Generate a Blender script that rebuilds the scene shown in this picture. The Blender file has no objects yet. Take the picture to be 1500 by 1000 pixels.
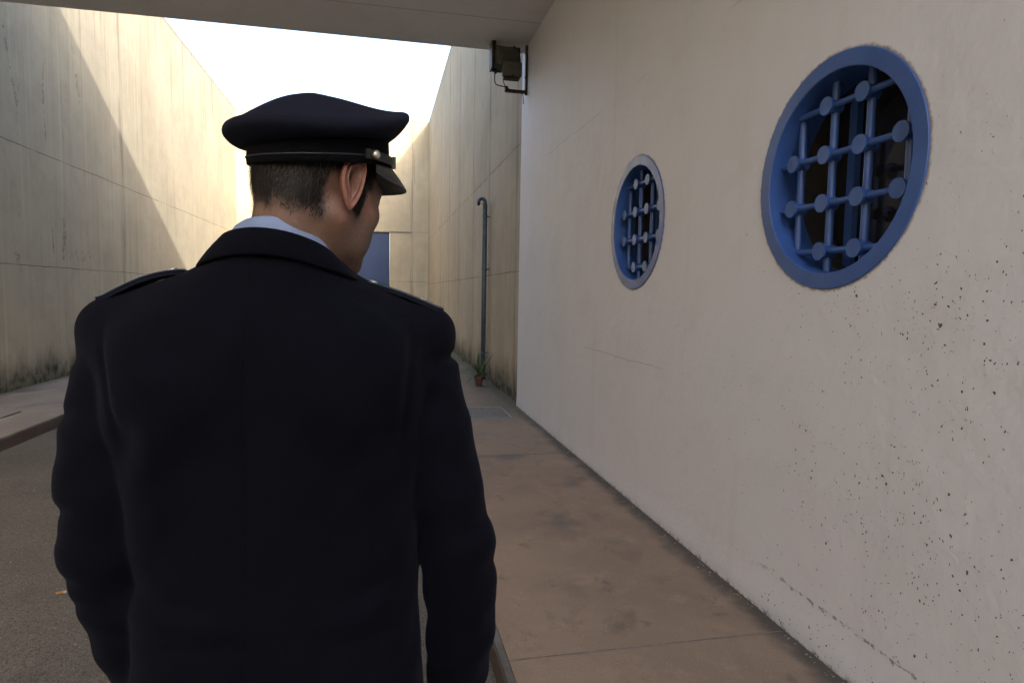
import bpy, bmesh, math, random
import numpy as np
from mathutils import Vector, Matrix
R = math.radians
random.seed(7); rng = np.random.default_rng(7)
C = bpy.context.scene.collection

# ------------------------------------------------------------------ objects
def tag(o, label=None, cat=None, group=None, kind=None):
    if label: o['label'] = label
    if cat: o['category'] = cat
    if group: o['group'] = group
    if kind: o['kind'] = kind
    return o
def empty(name, loc, label, cat, group=None, rz=0):
    o = bpy.data.objects.new(name, None); C.objects.link(o)
    o.location = loc; o.rotation_euler = (0, 0, rz); o.empty_display_size = .1
    return tag(o, label, cat, group)
def origin_of(p):
    v = Vector((0, 0, 0))
    while p: v = v + p.location; p = p.parent
    return v
def obj(name, bm, mat, parent=None, smooth=False, world=True):
    """link a bmesh as one mesh object; coordinates are world ones, moved to the parent's origin"""
    if world and parent is not None:
        bmesh.ops.translate(bm, verts=bm.verts, vec=-origin_of(parent))
    me = bpy.data.meshes.new(name); bm.to_mesh(me); bm.free()
    for p in me.polygons: p.use_smooth = smooth
    o = bpy.data.objects.new(name, me); C.objects.link(o)
    if mat: me.materials.append(mat)
    if parent: o.parent = parent
    return o
def box(bm, x0, x1, y0, y1, z0, z1, bevel=0, seg=2):
    vs = [bm.verts.new(p) for p in [(x0,y0,z0),(x1,y0,z0),(x1,y1,z0),(x0,y1,z0),(x0,y0,z1),(x1,y0,z1),(x1,y1,z1),(x0,y1,z1)]]
    fs = [bm.faces.new([vs[i] for i in q]) for q in [(0,3,2,1),(4,5,6,7),(0,1,5,4),(1,2,6,5),(2,3,7,6),(3,0,4,7)]]
    if bevel:
        es = list({e for f in fs for e in f.edges})
        bmesh.ops.bevel(bm, geom=es, offset=bevel, segments=seg, affect='EDGES', profile=.5)
    return vs
def tube(bm, pts, rad, n=12, cap=True, flat=None):
    """swept tube through pts; rad number or list"""
    pts = [Vector(p) for p in pts]; m = len(pts)
    if not hasattr(rad, '__len__'): rad = [rad] * m
    rings = []; up = None
    for i, p in enumerate(pts):
        t = (pts[min(i+1, m-1)] - pts[max(i-1, 0)]).normalized()
        if up is None:
            up = Vector((0,0,1)) if abs(t.z) < .9 else Vector((1,0,0))
        a = (up - t * up.dot(t)).normalized(); b = t.cross(a); up = a
        k = 1 if flat is None else flat
        rings.append([bm.verts.new(p + a*math.cos(2*math.pi*j/n)*rad[i]*k + b*math.sin(2*math.pi*j/n)*rad[i]) for j in range(n)])
    for r0, r1 in zip(rings, rings[1:]):
        for j in range(n):
            bm.faces.new((r0[j], r0[(j+1)%n], r1[(j+1)%n], r1[j]))
    if cap:
        bm.faces.new(rings[0][::-1]); bm.faces.new(rings[-1])
    return rings
def loft(bm, rings, close=True, capa=False, capb=False, cyc=False):
    R_ = [[bm.verts.new(p) for p in r] for r in rings]; n = len(R_[0]); m = len(R_)
    for i in range(m if cyc else m-1):
        a, b = R_[i], R_[(i+1) % m]
        for j in range(n if close else n-1):
            bm.faces.new((a[j], a[(j+1)%n], b[(j+1)%n], b[j]))
    if capa: bm.faces.new(R_[0][::-1])
    if capb: bm.faces.new(R_[-1])
    return R_

# ------------------------------------------------------------------ materials
class G:
    def __init__(s, name):
        s.m = bpy.data.materials.new(name); s.m.use_nodes = True
        s.t = s.m.node_tree; s.t.nodes.clear()
        s.out = s.t.nodes.new('ShaderNodeOutputMaterial'); s.b = s.t.nodes.new('ShaderNodeBsdfPrincipled')
        s.t.links.new(s.b.outputs[0], s.out.inputs[0])
        g = s.t.nodes.new('ShaderNodeNewGeometry'); s.pos = g.outputs['Position']
    def set(s, sock, v):
        if isinstance(v, bpy.types.NodeSocket): s.t.links.new(v, sock)
        elif v is not None:
            if hasattr(v, '__len__') and len(v) == 3 and sock.type == 'RGBA': v = (*v, 1)
            sock.default_value = v
    def op(s, o, a, b=None, c=None, clamp=False):
        n = s.t.nodes.new('ShaderNodeMath'); n.operation = o; n.use_clamp = clamp
        for i, v in enumerate((a, b, c)):
            if v is not None: s.set(n.inputs[i], v)
        return n.outputs[0]
    def xyz(s, v=None):
        n = s.t.nodes.new('ShaderNodeSeparateXYZ'); s.set(n.inputs[0], v or s.pos); return n.outputs
    def scl(s, v, k, off=(0,0,0)):
        n = s.t.nodes.new('ShaderNodeMapping'); s.set(n.inputs['Vector'], v); n.inputs['Scale'].default_value = k; n.inputs['Location'].default_value = off; return n.outputs[0]
    def noise(s, v, scale=1, detail=5, rough=.55, dist=0):
        n = s.t.nodes.new('ShaderNodeTexNoise'); s.set(n.inputs['Vector'], v)
        n.inputs['Scale'].default_value = scale; n.inputs['Detail'].default_value = detail; n.inputs['Roughness'].default_value = rough; n.inputs['Distortion'].default_value = dist
        return n.outputs[0]
    def vor(s, v, scale=1, feature='F1', rand=1):
        n = s.t.nodes.new('ShaderNodeTexVoronoi'); n.feature = feature; s.set(n.inputs['Vector'], v); n.inputs['Scale'].default_value = scale; n.inputs['Randomness'].default_value = rand
        return n.outputs
    def ramp(s, f, a, b, lo=0, hi=1):
        n = s.t.nodes.new('ShaderNodeMapRange'); n.interpolation_type = 'SMOOTHSTEP'
        s.set(n.inputs[0], f); n.inputs[1].default_value = a; n.inputs[2].default_value = b; n.inputs[3].default_value = lo; n.inputs[4].default_value = hi
        return n.outputs[0]
    def mix(s, f, a, b, blend='MIX'):
        n = s.t.nodes.new('ShaderNodeMix'); n.data_type = 'RGBA'; n.blend_type = blend
        s.set(n.inputs[0], f); s.set(n.inputs[6], a); s.set(n.inputs[7], b); return n.outputs[2]
    def bump(s, h, dist=.01, strength=1, normal=None):
        n = s.t.nodes.new('ShaderNodeBump'); s.set(n.inputs['Height'], h); n.inputs['Distance'].default_value = dist; n.inputs['Strength'].default_value = strength
        if normal: s.set(n.inputs['Normal'], normal)
        return n.outputs[0]
    def attr(s, name):
        n = s.t.nodes.new('ShaderNodeAttribute'); n.attribute_name = name; return n.outputs['Fac']
    def fin(s, col, rough=.8, normal=None, metal=0, spec=.5, **kw):
        s.set(s.b.inputs['Base Color'], col); s.set(s.b.inputs['Roughness'], rough); s.b.inputs['Metallic'].default_value = metal
        s.b.inputs['Specular IOR Level'].default_value = spec
        if normal: s.set(s.b.inputs['Normal'], normal)
        for k, v in kw.items(): s.set(s.b.inputs[k.replace('_', ' ')], v)
        return s.m
def near(g, c, positions, w, wob=None):
    """1 on thin lines coord == position"""
    tot = None
    if wob is not None: c = g.op('ADD', c, wob)
    for p in positions:
        d = g.op('ABSOLUTE', g.op('SUBTRACT', c, p))
        k = g.ramp(d, w*.4, w, 1, 0)
        tot = k if tot is None else g.op('MAXIMUM', tot, k)
    return tot

def mat_concrete(name, base, dark, joints_z, joints_y, top, streak=.5, axis='Y', patch=0):
    g = G(name); x, y, z = g.xyz()
    h = y if axis == 'Y' else x
    p = g.pos
    big = g.noise(p, .55, 5, .6)
    col = g.mix(g.ramp(big, .35, .7), base, tuple(c*.83 for c in base))
    mid = g.noise(p, 3.2, 6, .65)
    col = g.mix(g.ramp(mid, .42, .72, 0, .35), col, tuple(c*.7 for c in base))
    # rain streaks: thin vertically stretched noise, heavier below the coping
    sv = g.scl(p, (7, 7, .16) )
    st = g.noise(sv, 1, 4, .65)
    sv2 = g.scl(p, (22, 22, .35), (3, 1, 0))
    st2 = g.noise(sv2, 1, 3, .6)
    topm = g.ramp(z, top-3.4, top-.1)
    topm = g.op('ADD', g.op('MULTIPLY', topm, .8), .28)
    m1 = g.op('MULTIPLY', g.ramp(st, .53, .72, 0, 1), topm)
    m2 = g.op('MULTIPLY', g.ramp(st2, .55, .75, 0, .7), topm)
    m = g.op('MULTIPLY', g.op('ADD', m1, m2, clamp=True), streak)
    col = g.mix(m, col, dark)
    lst = g.ramp(g.noise(g.scl(p, (13, 13, .22), (9, 4, 2)), 1, 3, .6), .54, .75, 0, .4)
    col = g.mix(lst, col, tuple(min(1, c*1.25) for c in base))
    # dirt and moss at the foot
    foot = g.op('ADD', z, g.op('MULTIPLY', g.op('SUBTRACT', g.noise(g.scl(p, (2.2, 2.2, .8)), 1, 5, .7), .5), .9))
    col = g.mix(g.ramp(foot, .02, .62, .85, 0), col, (.085, .078, .05))
    col = g.mix(g.op('MULTIPLY', g.ramp(foot, .0, .35, 1, 0), g.ramp(g.noise(p, 7, 4), .4, .6)), col, (.03, .036, .018))
    # dark coping line
    col = g.mix(g.ramp(z, top-.14, top-.02, 0, .7), col, dark)
    wob = g.op('MULTIPLY', g.op('SUBTRACT', g.noise(p, 1.6, 5, .7), .5), .05)
    brk = g.ramp(g.noise(p, 1.3, 4), .38, .56, .25, 1)
    jl = near(g, z, joints_z, .008, wob)
    jl = g.op('MULTIPLY', jl, brk)
    if joints_y:
        wob2 = g.op('MULTIPLY', g.op('SUBTRACT', g.noise(g.scl(p, (1, 1, .5)), .8, 3, .5), .5), .025)
        jv = g.op('MULTIPLY', near(g, h, joints_y, .014, wob2), g.ramp(g.noise(g.scl(p, (3, 3, .5)), 1, 3), .3, .5, .45 if len(joints_y) > 1 else .2, 1 if len(joints_y) > 1 else .45))
        halo = g.op('MULTIPLY', near(g, h, joints_y, .13, wob2), g.ramp(g.noise(g.scl(p, (9, 9, .8)), 1, 4), .45, .62, 0, .45))
        col = g.mix(halo, col, dark)
        jl = g.op('MAXIMUM', jl, jv)
    col = g.mix(g.op('MULTIPLY', jl, .85), col, (.05, .042, .03))
    # hairline cracks
    ck = g.vor(g.scl(p, (1.0, 1.0, .16), (0, .3, 0)), 1, 'DISTANCE_TO_EDGE')[0]
    wv = g.op('ADD', ck, g.op('MULTIPLY', g.op('SUBTRACT', g.noise(p, 3.5, 5, .75), .5), .16))
    cm = g.op('MULTIPLY', g.ramp(g.op('ABSOLUTE', wv), .0, .009, 1, 0), g.op('MULTIPLY', g.ramp(g.noise(p, .9, 2), .46, .56), g.ramp(y, 13.2, 12.2)))
    if patch: col = g.mix(g.op('MULTIPLY', cm, .6), col, (.06, .05, .035))
    if patch:
        pm = g.op('MULTIPLY', g.ramp(g.noise(g.scl(p, (1, 1, 1.6), (4, 1.5, 2)), .9, 6, .75), .6, .72, 0, .55), g.ramp(z, 1.2, 3.4, 1, 0))
        col = g.mix(pm, col, (.40, .38, .34))
    hgt = g.op('ADD', g.op('MULTIPLY', g.noise(p, 40, 4, .6), .15), g.op('MULTIPLY', g.noise(p, 5, 5), .6))
    return g.fin(col, .9, g.bump(hgt, .012, .7), spec=.3)

def mat_plaster():
    g = G('grey_plaster'); x, y, z = g.xyz(); p = g.pos
    def nz(v, sc, d, r=.6): return g.noise(v, sc, d, r)
    big = nz(p, .8, 3); med = nz(p, 2.6, 4, .68); fine = nz(p, 30, 3, .65)
    col = g.mix(g.ramp(big, .35, .68), (.690, .702, .730), (.705, .695, .735))
    col = g.mix(g.ramp(med, .45, .75, 0, .4), col, (.62, .615, .62))
    st = nz(g.scl(p, (6, 6, .25)), 1, 3)
    col = g.mix(g.ramp(st, .54, .78, 0, .22), col, (.55, .54, .54))
    col = g.mix(g.ramp(st, .42, .28, 0, .15), col, (.70, .69, .68))
    # warped position so the chips are ragged, longer than wide, and clustered
    nd = g.t.nodes.new('ShaderNodeTexNoise'); g.set(nd.inputs['Vector'], p); nd.inputs['Scale'].default_value = 38; nd.inputs['Detail'].default_value = 3
    vm = g.t.nodes.new('ShaderNodeVectorMath'); vm.operation = 'MULTIPLY_ADD'; g.set(vm.inputs[0], nd.outputs['Color']); vm.inputs[1].default_value = (.03, .03, .03); g.set(vm.inputs[2], p)
    q = vm.outputs[0]
    # mild drift of density: more chips low on the near end of the wall
    dens = g.op('MULTIPLY', g.ramp(y, 4.2, 1.7, .04, 1), g.ramp(z, 3.0, 1.4, .12, 1))
    clus = g.op('ADD', g.op('MULTIPLY', g.op('SUBTRACT', med, .42), 1.7), g.op('MULTIPLY', dens, .55))
    def pits(scale, r, off):
        v = g.vor(g.scl(q, (1, 1.25, .85), off), scale)
        sep = g.t.nodes.new('ShaderNodeSeparateColor'); g.set(sep.inputs[0], v[1])
        s2 = g.op('MULTIPLY', g.op('POWER', sep.outputs[1], 2.2), r)
        k = g.op('LESS_THAN', v[0], g.op('ADD', s2, .03*r/.3))
        return g.op('MULTIPLY', k, g.op('GREATER_THAN', g.op('MULTIPLY', clus, dens), g.op('ADD', .13, g.op('MULTIPLY', sep.outputs[0], 1.2))))
    pit = g.op('MAXIMUM', pits(36, .205, (0, 0, 0)), pits(80, .30, (3, 2, 1)))
    v = g.vor(g.scl(q, (1, 1.3, .7), (7, 7, 3)), 6.5)
    sep = g.t.nodes.new('ShaderNodeSeparateColor'); g.set(sep.inputs[0], v[1])
    rare = g.op('MULTIPLY', g.op('LESS_THAN', v[0], g.op('MULTIPLY', sep.outputs[1], .035)), g.op('GREATER_THAN', sep.outputs[0], .5))
    pit = g.op('MAXIMUM', pit, rare)
    pc = g.mix(g.ramp(fine, .35, .65), (.045, .036, .03), (.17, .13, .11))
    wob = g.op('MULTIPLY', g.op('SUBTRACT', med, .5), .16)
    scar = g.op('MULTIPLY', near(g, z, [.20], .011, wob), g.op('MULTIPLY', g.ramp(fine, .5, .58), g.ramp(y, 2.9, 2.2)))
    scar2 = g.op('MULTIPLY', near(g, z, [3.02, 1.03], .007, g.op('MULTIPLY', wob, .35)), g.ramp(big, .5, .62, 0, .42))
    sc = g.op('MAXIMUM', scar, scar2)
    col = g.mix(g.op('MULTIPLY', sc, .6), col, (.13, .11, .095))
    for wy, wz in ((2.275, 2.0125), (4.276, 2.0195)):      # broken paint and a ragged darker ring round each frame
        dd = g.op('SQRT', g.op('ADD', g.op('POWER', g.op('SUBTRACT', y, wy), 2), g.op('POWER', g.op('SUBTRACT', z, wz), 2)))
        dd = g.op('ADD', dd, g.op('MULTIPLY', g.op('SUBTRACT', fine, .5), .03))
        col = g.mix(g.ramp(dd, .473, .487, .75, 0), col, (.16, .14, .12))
    col = g.mix(pit, col, pc)
    foot = g.op('ADD', z, g.op('MULTIPLY', g.op('SUBTRACT', fine, .5), .10))
    col = g.mix(g.ramp(foot, -.02, .022, .9, 0), col, (.06, .048, .038))
    hgt = g.op('ADD', g.op('MULTIPLY', fine, .20), g.op('MULTIPLY', med, 1.6))
    hgt = g.op('ADD', hgt, g.op('MULTIPLY', g.ramp(nd.outputs[0], .60, .72), .06))
    hgt = g.op('SUBTRACT', hgt, g.op('MULTIPLY', g.op('MAXIMUM', pit, sc), .45))
    return g.fin(col, .62, g.bump(hgt, .010, .7), spec=.4)

def mat_ceiling():
    g = G('ceiling_render'); p = g.pos; x, y, z = g.xyz()
    col = g.mix(g.ramp(g.noise(p, .8, 5), .35, .7), (.72, .71, .71), (.66, .65, .65))
    col = g.mix(g.ramp(g.noise(p, 5, 5, .7), .5, .75, 0, .4), col, (.56, .545, .535))
    jl = g.op('MULTIPLY', near(g, y, [7.2, 4.7], .01, g.op('MULTIPLY', g.noise(p, 2, 3), .02)), .5)
    col = g.mix(jl, col, (.06, .05, .04))
    return g.fin(col, .85, g.bump(g.noise(p, 45, 5, .65), .006, .6), spec=.25)

def mat_pavement(side):
    g = G('stained_pavement'); p = g.pos; x, y, z = g.xyz()
    a, b = ((.280, .203, .143), (.225, .165, .120)) if side == 'r' else ((.27, .225, .185), (.23, .19, .155))
    col = g.mix(g.ramp(g.noise(p, 1.1, 6, .6), .35, .68), a, b)
    col = g.mix(g.ramp(g.noise(p, 3.5, 6, .7), .48, .7, 0, .5), col, tuple(c*1.25 for c in a))
    q = g.scl(p, (1, .75, 1), (2, 0, 0))
    stain = g.ramp(g.noise(q, 2.3, 6, .66, .3), .52, .66, 0, .68)
    stain = g.op('MULTIPLY', stain, g.ramp(g.noise(p, .8, 2), .35, .55, .25, 1))
    col = g.mix(stain, col, (.062, .050, .043))
    col = g.mix(g.ramp(g.noise(q, 6.5, 6, .68), .58, .72, 0, .5), col, (.055, .047, .042))
    # fine grit
    col = g.mix(g.ramp(g.noise(p, 120, 3, .7), .35, .7, 0, .3), col, (.09, .07, .055))
    sp = g.op('LESS_THAN', g.vor(p, 34)[0], .07)
    col = g.mix(g.op('MULTIPLY', sp, .55), col, (.45, .42, .38))
    if side == 'r':
        # dirt band along the wall foot, moss in the far corner
        d = g.op('ADD', g.op('SUBTRACT', 1.8, x), g.op('MULTIPLY', g.op('SUBTRACT', g.noise(p, 5, 5, .7), .5), .22))
        col = g.mix(g.ramp(d, .02, .15, .9, 0), col, (.058, .052, .044))
        mossy = g.op('MULTIPLY', g.ramp(y, 6.6, 8.2), g.ramp(g.op('ADD', d, 0), .05, .75, 1, 0))
        col = g.mix(g.op('MULTIPLY', mossy, .75), col, (.085, .082, .045))
    else:
        d = g.op('ADD', x, g.op('MULTIPLY', g.noise(p, 3, 5, .7), .25))
        col = g.mix(g.ramp(d, -5.05, -4.75, .8, 0), col, (.06, .058, .04))
    hgt = g.op('ADD', g.op('MULTIPLY', g.noise(p, 90, 4, .7), .2), g.noise(p, 6, 5))
    return g.fin(col, g.ramp(stain, 0, .6, .78, .5), g.bump(hgt, .006, .6), spec=.4)

def mat_road():
    g = G('worn_asphalt'); p = g.pos
    col = g.mix(g.ramp(g.noise(p, 1.3, 5), .35, .7), (.122, .109, .092), (.094, .084, .071))
    agg = g.vor(p, 150)
    sep = g.t.nodes.new('ShaderNodeSeparateColor'); g.set(sep.inputs[0], agg[1])
    col = g.mix(g.op('MULTIPLY', g.op('GREATER_THAN', sep.outputs[0], .62), .35), col, (.11, .10, .085))
    col = g.mix(g.op('MULTIPLY', g.op('LESS_THAN', sep.outputs[1], .3), .55), col, (.03, .026, .022))
    col = g.mix(g.op('MULTIPLY', g.op('GREATER_THAN', sep.outputs[2], .985), .6), col, (.22, .20, .17))
    col = g.mix(g.ramp(g.noise(p, 3, 5), .55, .75, 0, .4), col, (.05, .043, .036))
    hgt = g.op('ADD', g.op('MULTIPLY', agg[0], -.5), g.noise(p, 5, 4))
    return g.fin(col, .85, g.bump(hgt, .006, .8), spec=.3)

def mat_noise(name, a, b, scale=8, rough=.6, metal=0, bumpd=.002, spec=.5, lo=.35, hi=.7, fine=120, **kw):
    g = G(name); tc = g.t.nodes.new('ShaderNodeTexCoord').outputs['Object']
    col = g.mix(g.ramp(g.noise(tc, scale, 5, .6), lo, hi), a, b)
    return g.fin(col, rough, g.bump(g.noise(tc, fine, 3, .6), bumpd, .5), metal, spec, **kw)

def mat_blue():
    g = G('blue_paint'); p = g.pos
    col = g.mix(g.ramp(g.noise(p, 5, 5, .6), .35, .7), (.045, .112, .345), (.035, .088, .28))
    chip = g.ramp(g.noise(p, 26, 6, .75), .735, .75)
    col = g.mix(g.ramp(g.noise(p, 14, 4, .7), .6, .8, 0, .35), col, (.035, .06, .14))
    col = g.mix(g.op('MULTIPLY', chip, .8), col, (.28, .27, .27))
    hgt = g.op('SUBTRACT', g.noise(p, 60, 4, .6), g.op('MULTIPLY', chip, .6))
    return g.fin(col, g.ramp(g.noise(p, 9, 3), .3, .7, .30, .42), g.bump(hgt, .002, .5), spec=.6)

def mat_wool(name, a, b, sheen=.02, seam=False):
    g = G(name); tc = g.t.nodes.new('ShaderNodeTexCoord').outputs['Object']
    x, y, z = g.xyz(tc)
    col = g.mix(g.ramp(g.noise(tc, 6, 4), .35, .7), a, b)
    fib = g.noise(g.scl(tc, (900, 900, 420)), 1, 3, .7)
    w1 = g.op('SINE', g.op('MULTIPLY', g.op('ADD', g.op('ADD', x, y), z), 2600))
    col = g.mix(g.ramp(fib, .4, .75, 0, .6), col, tuple(c*2.2+.0004 for c in a))
    lint = g.ramp(g.noise(tc, 330, 2, .5), .74, .78, 0, .3)
    col = g.mix(lint, col, (.02, .02, .024))
    h = g.op('ADD', g.op('MULTIPLY', w1, .10), g.op('ADD', fib, g.op('MULTIPLY', g.noise(tc, 9, 5, .6), 6)))
    if seam:      # centre back seam running down to the vent
        sx = g.op('SUBTRACT', x, g.op('MULTIPLY', g.op('SUBTRACT', z, 1.66), .022))
        ln = g.op('MULTIPLY', near(g, sx, [-.022], .0022), g.ramp(y, -.02, -.05))
        col = g.mix(g.op('MULTIPLY', ln, .2), col, (.0004, .0004, .0006)); h = g.op('SUBTRACT', h, g.op('MULTIPLY', ln, .4))
    return g.fin(col, .86, g.bump(h, .0009, .8), spec=.06, Sheen_Weight=sheen, Sheen_Roughness=.45, Sheen_Tint=(.55, .6, .9))

def mat_skin():
    g = G('skin'); tc = g.t.nodes.new('ShaderNodeTexCoord').outputs['Object']
    base = g.mix(g.ramp(g.noise(tc, 26, 5, .6), .35, .7), (.150, .086, .060), (.115, .065, .046))
    base = g.mix(g.ramp(g.noise(tc, 160, 3, .6), .45, .7, 0, .35), base, (.10, .05, .035))
    red = g.attr('blush')
    base = g.mix(g.op('MULTIPLY', red, .75), base, (.225, .082, .060))
    stub = g.attr('stubble')
    dots = g.ramp(g.noise(tc, 620, 2, .5), .46, .58)
    base = g.mix(g.op('MULTIPLY', stub, g.op('ADD', .22, g.op('MULTIPLY', dots, .5))), base, (.045, .038, .034))
    hair = g.attr('hairmask')
    hf = g.op('ADD', hair, g.op('MULTIPLY', g.op('SUBTRACT', g.noise(tc, 330, 3, .6), .5), .5), clamp=True)
    base = g.mix(g.op('MULTIPLY', g.ramp(hf, .0, .85), .9), base, (.022, .018, .015))
    h = g.op('ADD', g.noise(tc, 420, 3, .6), g.op('MULTIPLY', g.noise(tc, 110, 4, .6), 1.5))
    g.b.subsurface_method = 'RANDOM_WALK'
    return g.fin(base, .52, g.bump(h, .0008, .6), spec=.4, Subsurface_Weight=0.0)

M = {}
M['left'] = mat_concrete('beige_concrete', (.445, .388, .280), (.16, .13, .09), [1.8, 3.545], [14.33], 8.05, .95, patch=1)
M['rec'] = mat_concrete('panel_concrete', (.455, .385, .270), (.16, .13, .09), [1.81, 3.53], [8.6, 10.84, 12.72, 15.0, 17.2, 19.6, 22.0, 24.0], 8.05, .6)
M['back'] = mat_concrete('end_concrete', (.435, .375, .265), (.2, .16, .12), [1.9, 3.82], [1.25], 8.05, .3, axis='X')
M['over'] = mat_concrete('upper_concrete', (.40, .35, .28), (.15, .12, .09), [6.3], [], 8.4, .4, axis='X')
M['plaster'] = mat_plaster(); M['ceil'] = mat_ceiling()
M['pr'] = mat_pavement('r'); M['pl'] = mat_pavement('l'); M['road'] = mat_road(); M['blue'] = mat_blue()
M['kerb'] = mat_noise('kerb_stone', (.13, .12, .11), (.07, .062, .055), 5, .8, bumpd=.004)
M['kface'] = mat_noise('kerb_face', (.085, .058, .048), (.055, .04, .034), 4, .8, bumpd=.004)
M['seam'] = mat_noise('joint_mortar', (.20, .18, .155), (.13, .11, .09), 14, .9)
M['ground'] = mat_noise('earth', (.16, .13, .09), (.10, .085, .06), 1, .95)
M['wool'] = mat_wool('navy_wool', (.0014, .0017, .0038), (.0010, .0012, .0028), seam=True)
M['wool2'] = mat_wool('navy_collar_wool', (.0014, .0017, .0038), (.0010, .0012, .0028))
M['trouser'] = mat_wool('dark_trouser_wool', (.012, .012, .018), (.008, .008, .012), .05)
M['cap'] = mat_wool('navy_cap_cloth', (.0062, .0068, .0125), (.0046, .005, .0095), .02)
M['band'] = mat_wool('black_cap_band', (.0022, .0022, .003), (.0016, .0016, .0022), .01)
M['pipe_b'] = mat_noise('pale_blue_piping', (.035, .055, .09), (.022, .036, .06), 60, .6)
M['pipe_c'] = mat_noise('blue_grey_cord', (.010, .018, .032), (.007, .012, .022), 60, .6)
M['shirt'] = mat_noise('pale_blue_shirt', (.155, .205, .315), (.13, .175, .28), 12, .8, bumpd=.0008, fine=700)
M['patent'] = mat_noise('black_patent', (.008, .008, .009), (.006, .006, .006), 5, .28, spec=.5)
M['leather'] = mat_noise('black_leather_strap', (.012, .011, .009), (.008, .008, .007), 30, .5)
M['silver'] = mat_noise('silver_metal', (.62, .60, .54), (.45, .43, .38), 200, .35, metal=.9, bumpd=.0008, fine=900)
M['white'] = mat_noise('eye_white', (.7, .68, .64), (.65, .6, .58), 20, .3)
M['iris'] = mat_noise('brown_iris', (.05, .025, .012), (.03, .015, .01), 200, .2)
M['skin'] = mat_skin()
M['black_iron'] = mat_noise('dark_iron', (.022, .014, .012), (.035, .018, .013), 20, .6, bumpd=.002)
M['housing'] = mat_noise('grey_lamp_housing', (.085, .088, .080), (.060, .060, .054), 12, .55, bumpd=.002, spec=.4)
M['galv'] = mat_noise('blue_grey_steel', (.095, .135, .18), (.07, .10, .145), 12, .45, metal=.35, bumpd=.002)
M['grate'] = mat_noise('galvanised_grate', (.25, .25, .235), (.18, .175, .16), 12, .6, metal=.1)
M['pit'] = mat_noise('drain_dark', (.012, .012, .01), (.008, .008, .007), 5, .9)
M['terra'] = mat_noise('terracotta', (.12, .052, .036), (.085, .036, .026), 20, .85, bumpd=.004)
M['soil'] = mat_noise('potting_soil', (.03, .022, .015), (.02, .015, .01), 60, .95, bumpd=.01)
M['leaf'] = mat_noise('strap_leaf', (.05, .095, .022), (.028, .06, .015), 14, .5, spec=.4)
M['dry'] = mat_noise('dry_leaf', (.13, .085, .04), (.07, .045, .025), 20, .8)
M['gate'] = mat_noise('blue_gate_paint', (.015, .040, .110), (.012, .033, .09), 1.5, .5, bumpd=.004, fine=20)
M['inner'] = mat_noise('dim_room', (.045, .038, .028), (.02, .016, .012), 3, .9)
M['butt'] = mat_noise('cork_paper', (.26, .13, .045), (.2, .1, .04), 200, .8)
M['paper'] = mat_noise('cigarette_paper', (.30, .27, .22), (.25, .22, .18), 200, .8)
M['grit'] = mat_noise('stone_chips', (.36, .32, .27), (.12, .10, .08), 9, .9)
gl = G('window_glass'); M['glass'] = gl.fin((.02, .02, .022), .06, spec=.7)

# ------------------------------------------------------------------ measurements (metres, camera at 0,0,1.5)
XR, XL, XREC, YC, YB = 1.805, -5.13, 1.862, 8.11, 24.83
HS, HW, HT, YREAR = 4.585, 8.05, 8.38, 0.6
KR, KL, ZR = .487, -3.62, -.12

# ------------------------------------------------------------------ setting
def struct(name, bm, m, smooth=False): return tag(obj(name, bm, m, None, smooth), kind='structure')
bm = bmesh.new(); box(bm, -400, 400, -400, 400, -1.2, -.3); struct('ground', bm, M['ground'])
bm = bmesh.new(); box(bm, KL+.002, KR-.002, -20, YB, -.29, ZR); struct('road', bm, M['road'])
gx0, gx1, gy0, gy1 = .78, 1.57, 7.33, 8.05            # opening of the floor drain
bm = bmesh.new()
for a in [(KR+.034, gx0-.012, gy0-.012, gy1+.012), (gx1+.012, XREC-.001, gy0-.012, gy1+.012), (KR+.034, XREC-.001, -20, gy0-.012), (KR+.034, XREC-.001, gy1+.012, YB)]:
    box(bm, *a, -.28, 0)
struct('pavement', bm, M['pr'])
bm = bmesh.new(); box(bm, XL+.001, KL-.034, -20, YB, -.28, 0); struct('pavement', bm, M['pl'])
def kerb(x0, x1, face_x):
    bm = bmesh.new(); box(bm, x0, x1, -20, YB, -.27, .003, .004, 2); struct('kerb', bm, M['kerb'])
kerb(KR, KR+.032, 0); kerb(KL-.032, KL, 0)
bm = bmesh.new(); box(bm, KR-.006, KR-.0005, -20, YB, -.275, -.014); struct('kerb_face', bm, M['kface'])
bm = bmesh.new(); box(bm, KL+.0005, KL+.006, -20, YB, -.275, -.014); struct('kerb_face', bm, M['kface'])
# slightly uneven mortar lines across the right pavement
bm = bmesh.new()
for yy in (2.4, 5.6, -1.2, 11.2, 14.5):
    n = 40; rr = []
    for i in range(n+1):
        x = KR+.036 + (XR-.02-KR-.036)*i/n; w = .0018 + random.random()*.0022; dy = random.uniform(-.0015, .0015)
        rr.append([(x, yy-w+dy, .002), (x, yy+w+dy, .002), (x, yy+w+dy, .0035), (x, yy-w+dy, .0035)])
    loft(bm, rr, True, True, True)
tag(obj('pavement_joint', bm, M['seam']), kind='structure')
bm = bmesh.new(); box(bm, -4.205, -4.175, 6.0, 8.0, .002, .006); box(bm, -4.195, -4.165, 8.0, 8.4, .002, .006)
tag(obj('pavement_groove', bm, M['pit']), kind='structure')

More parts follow.
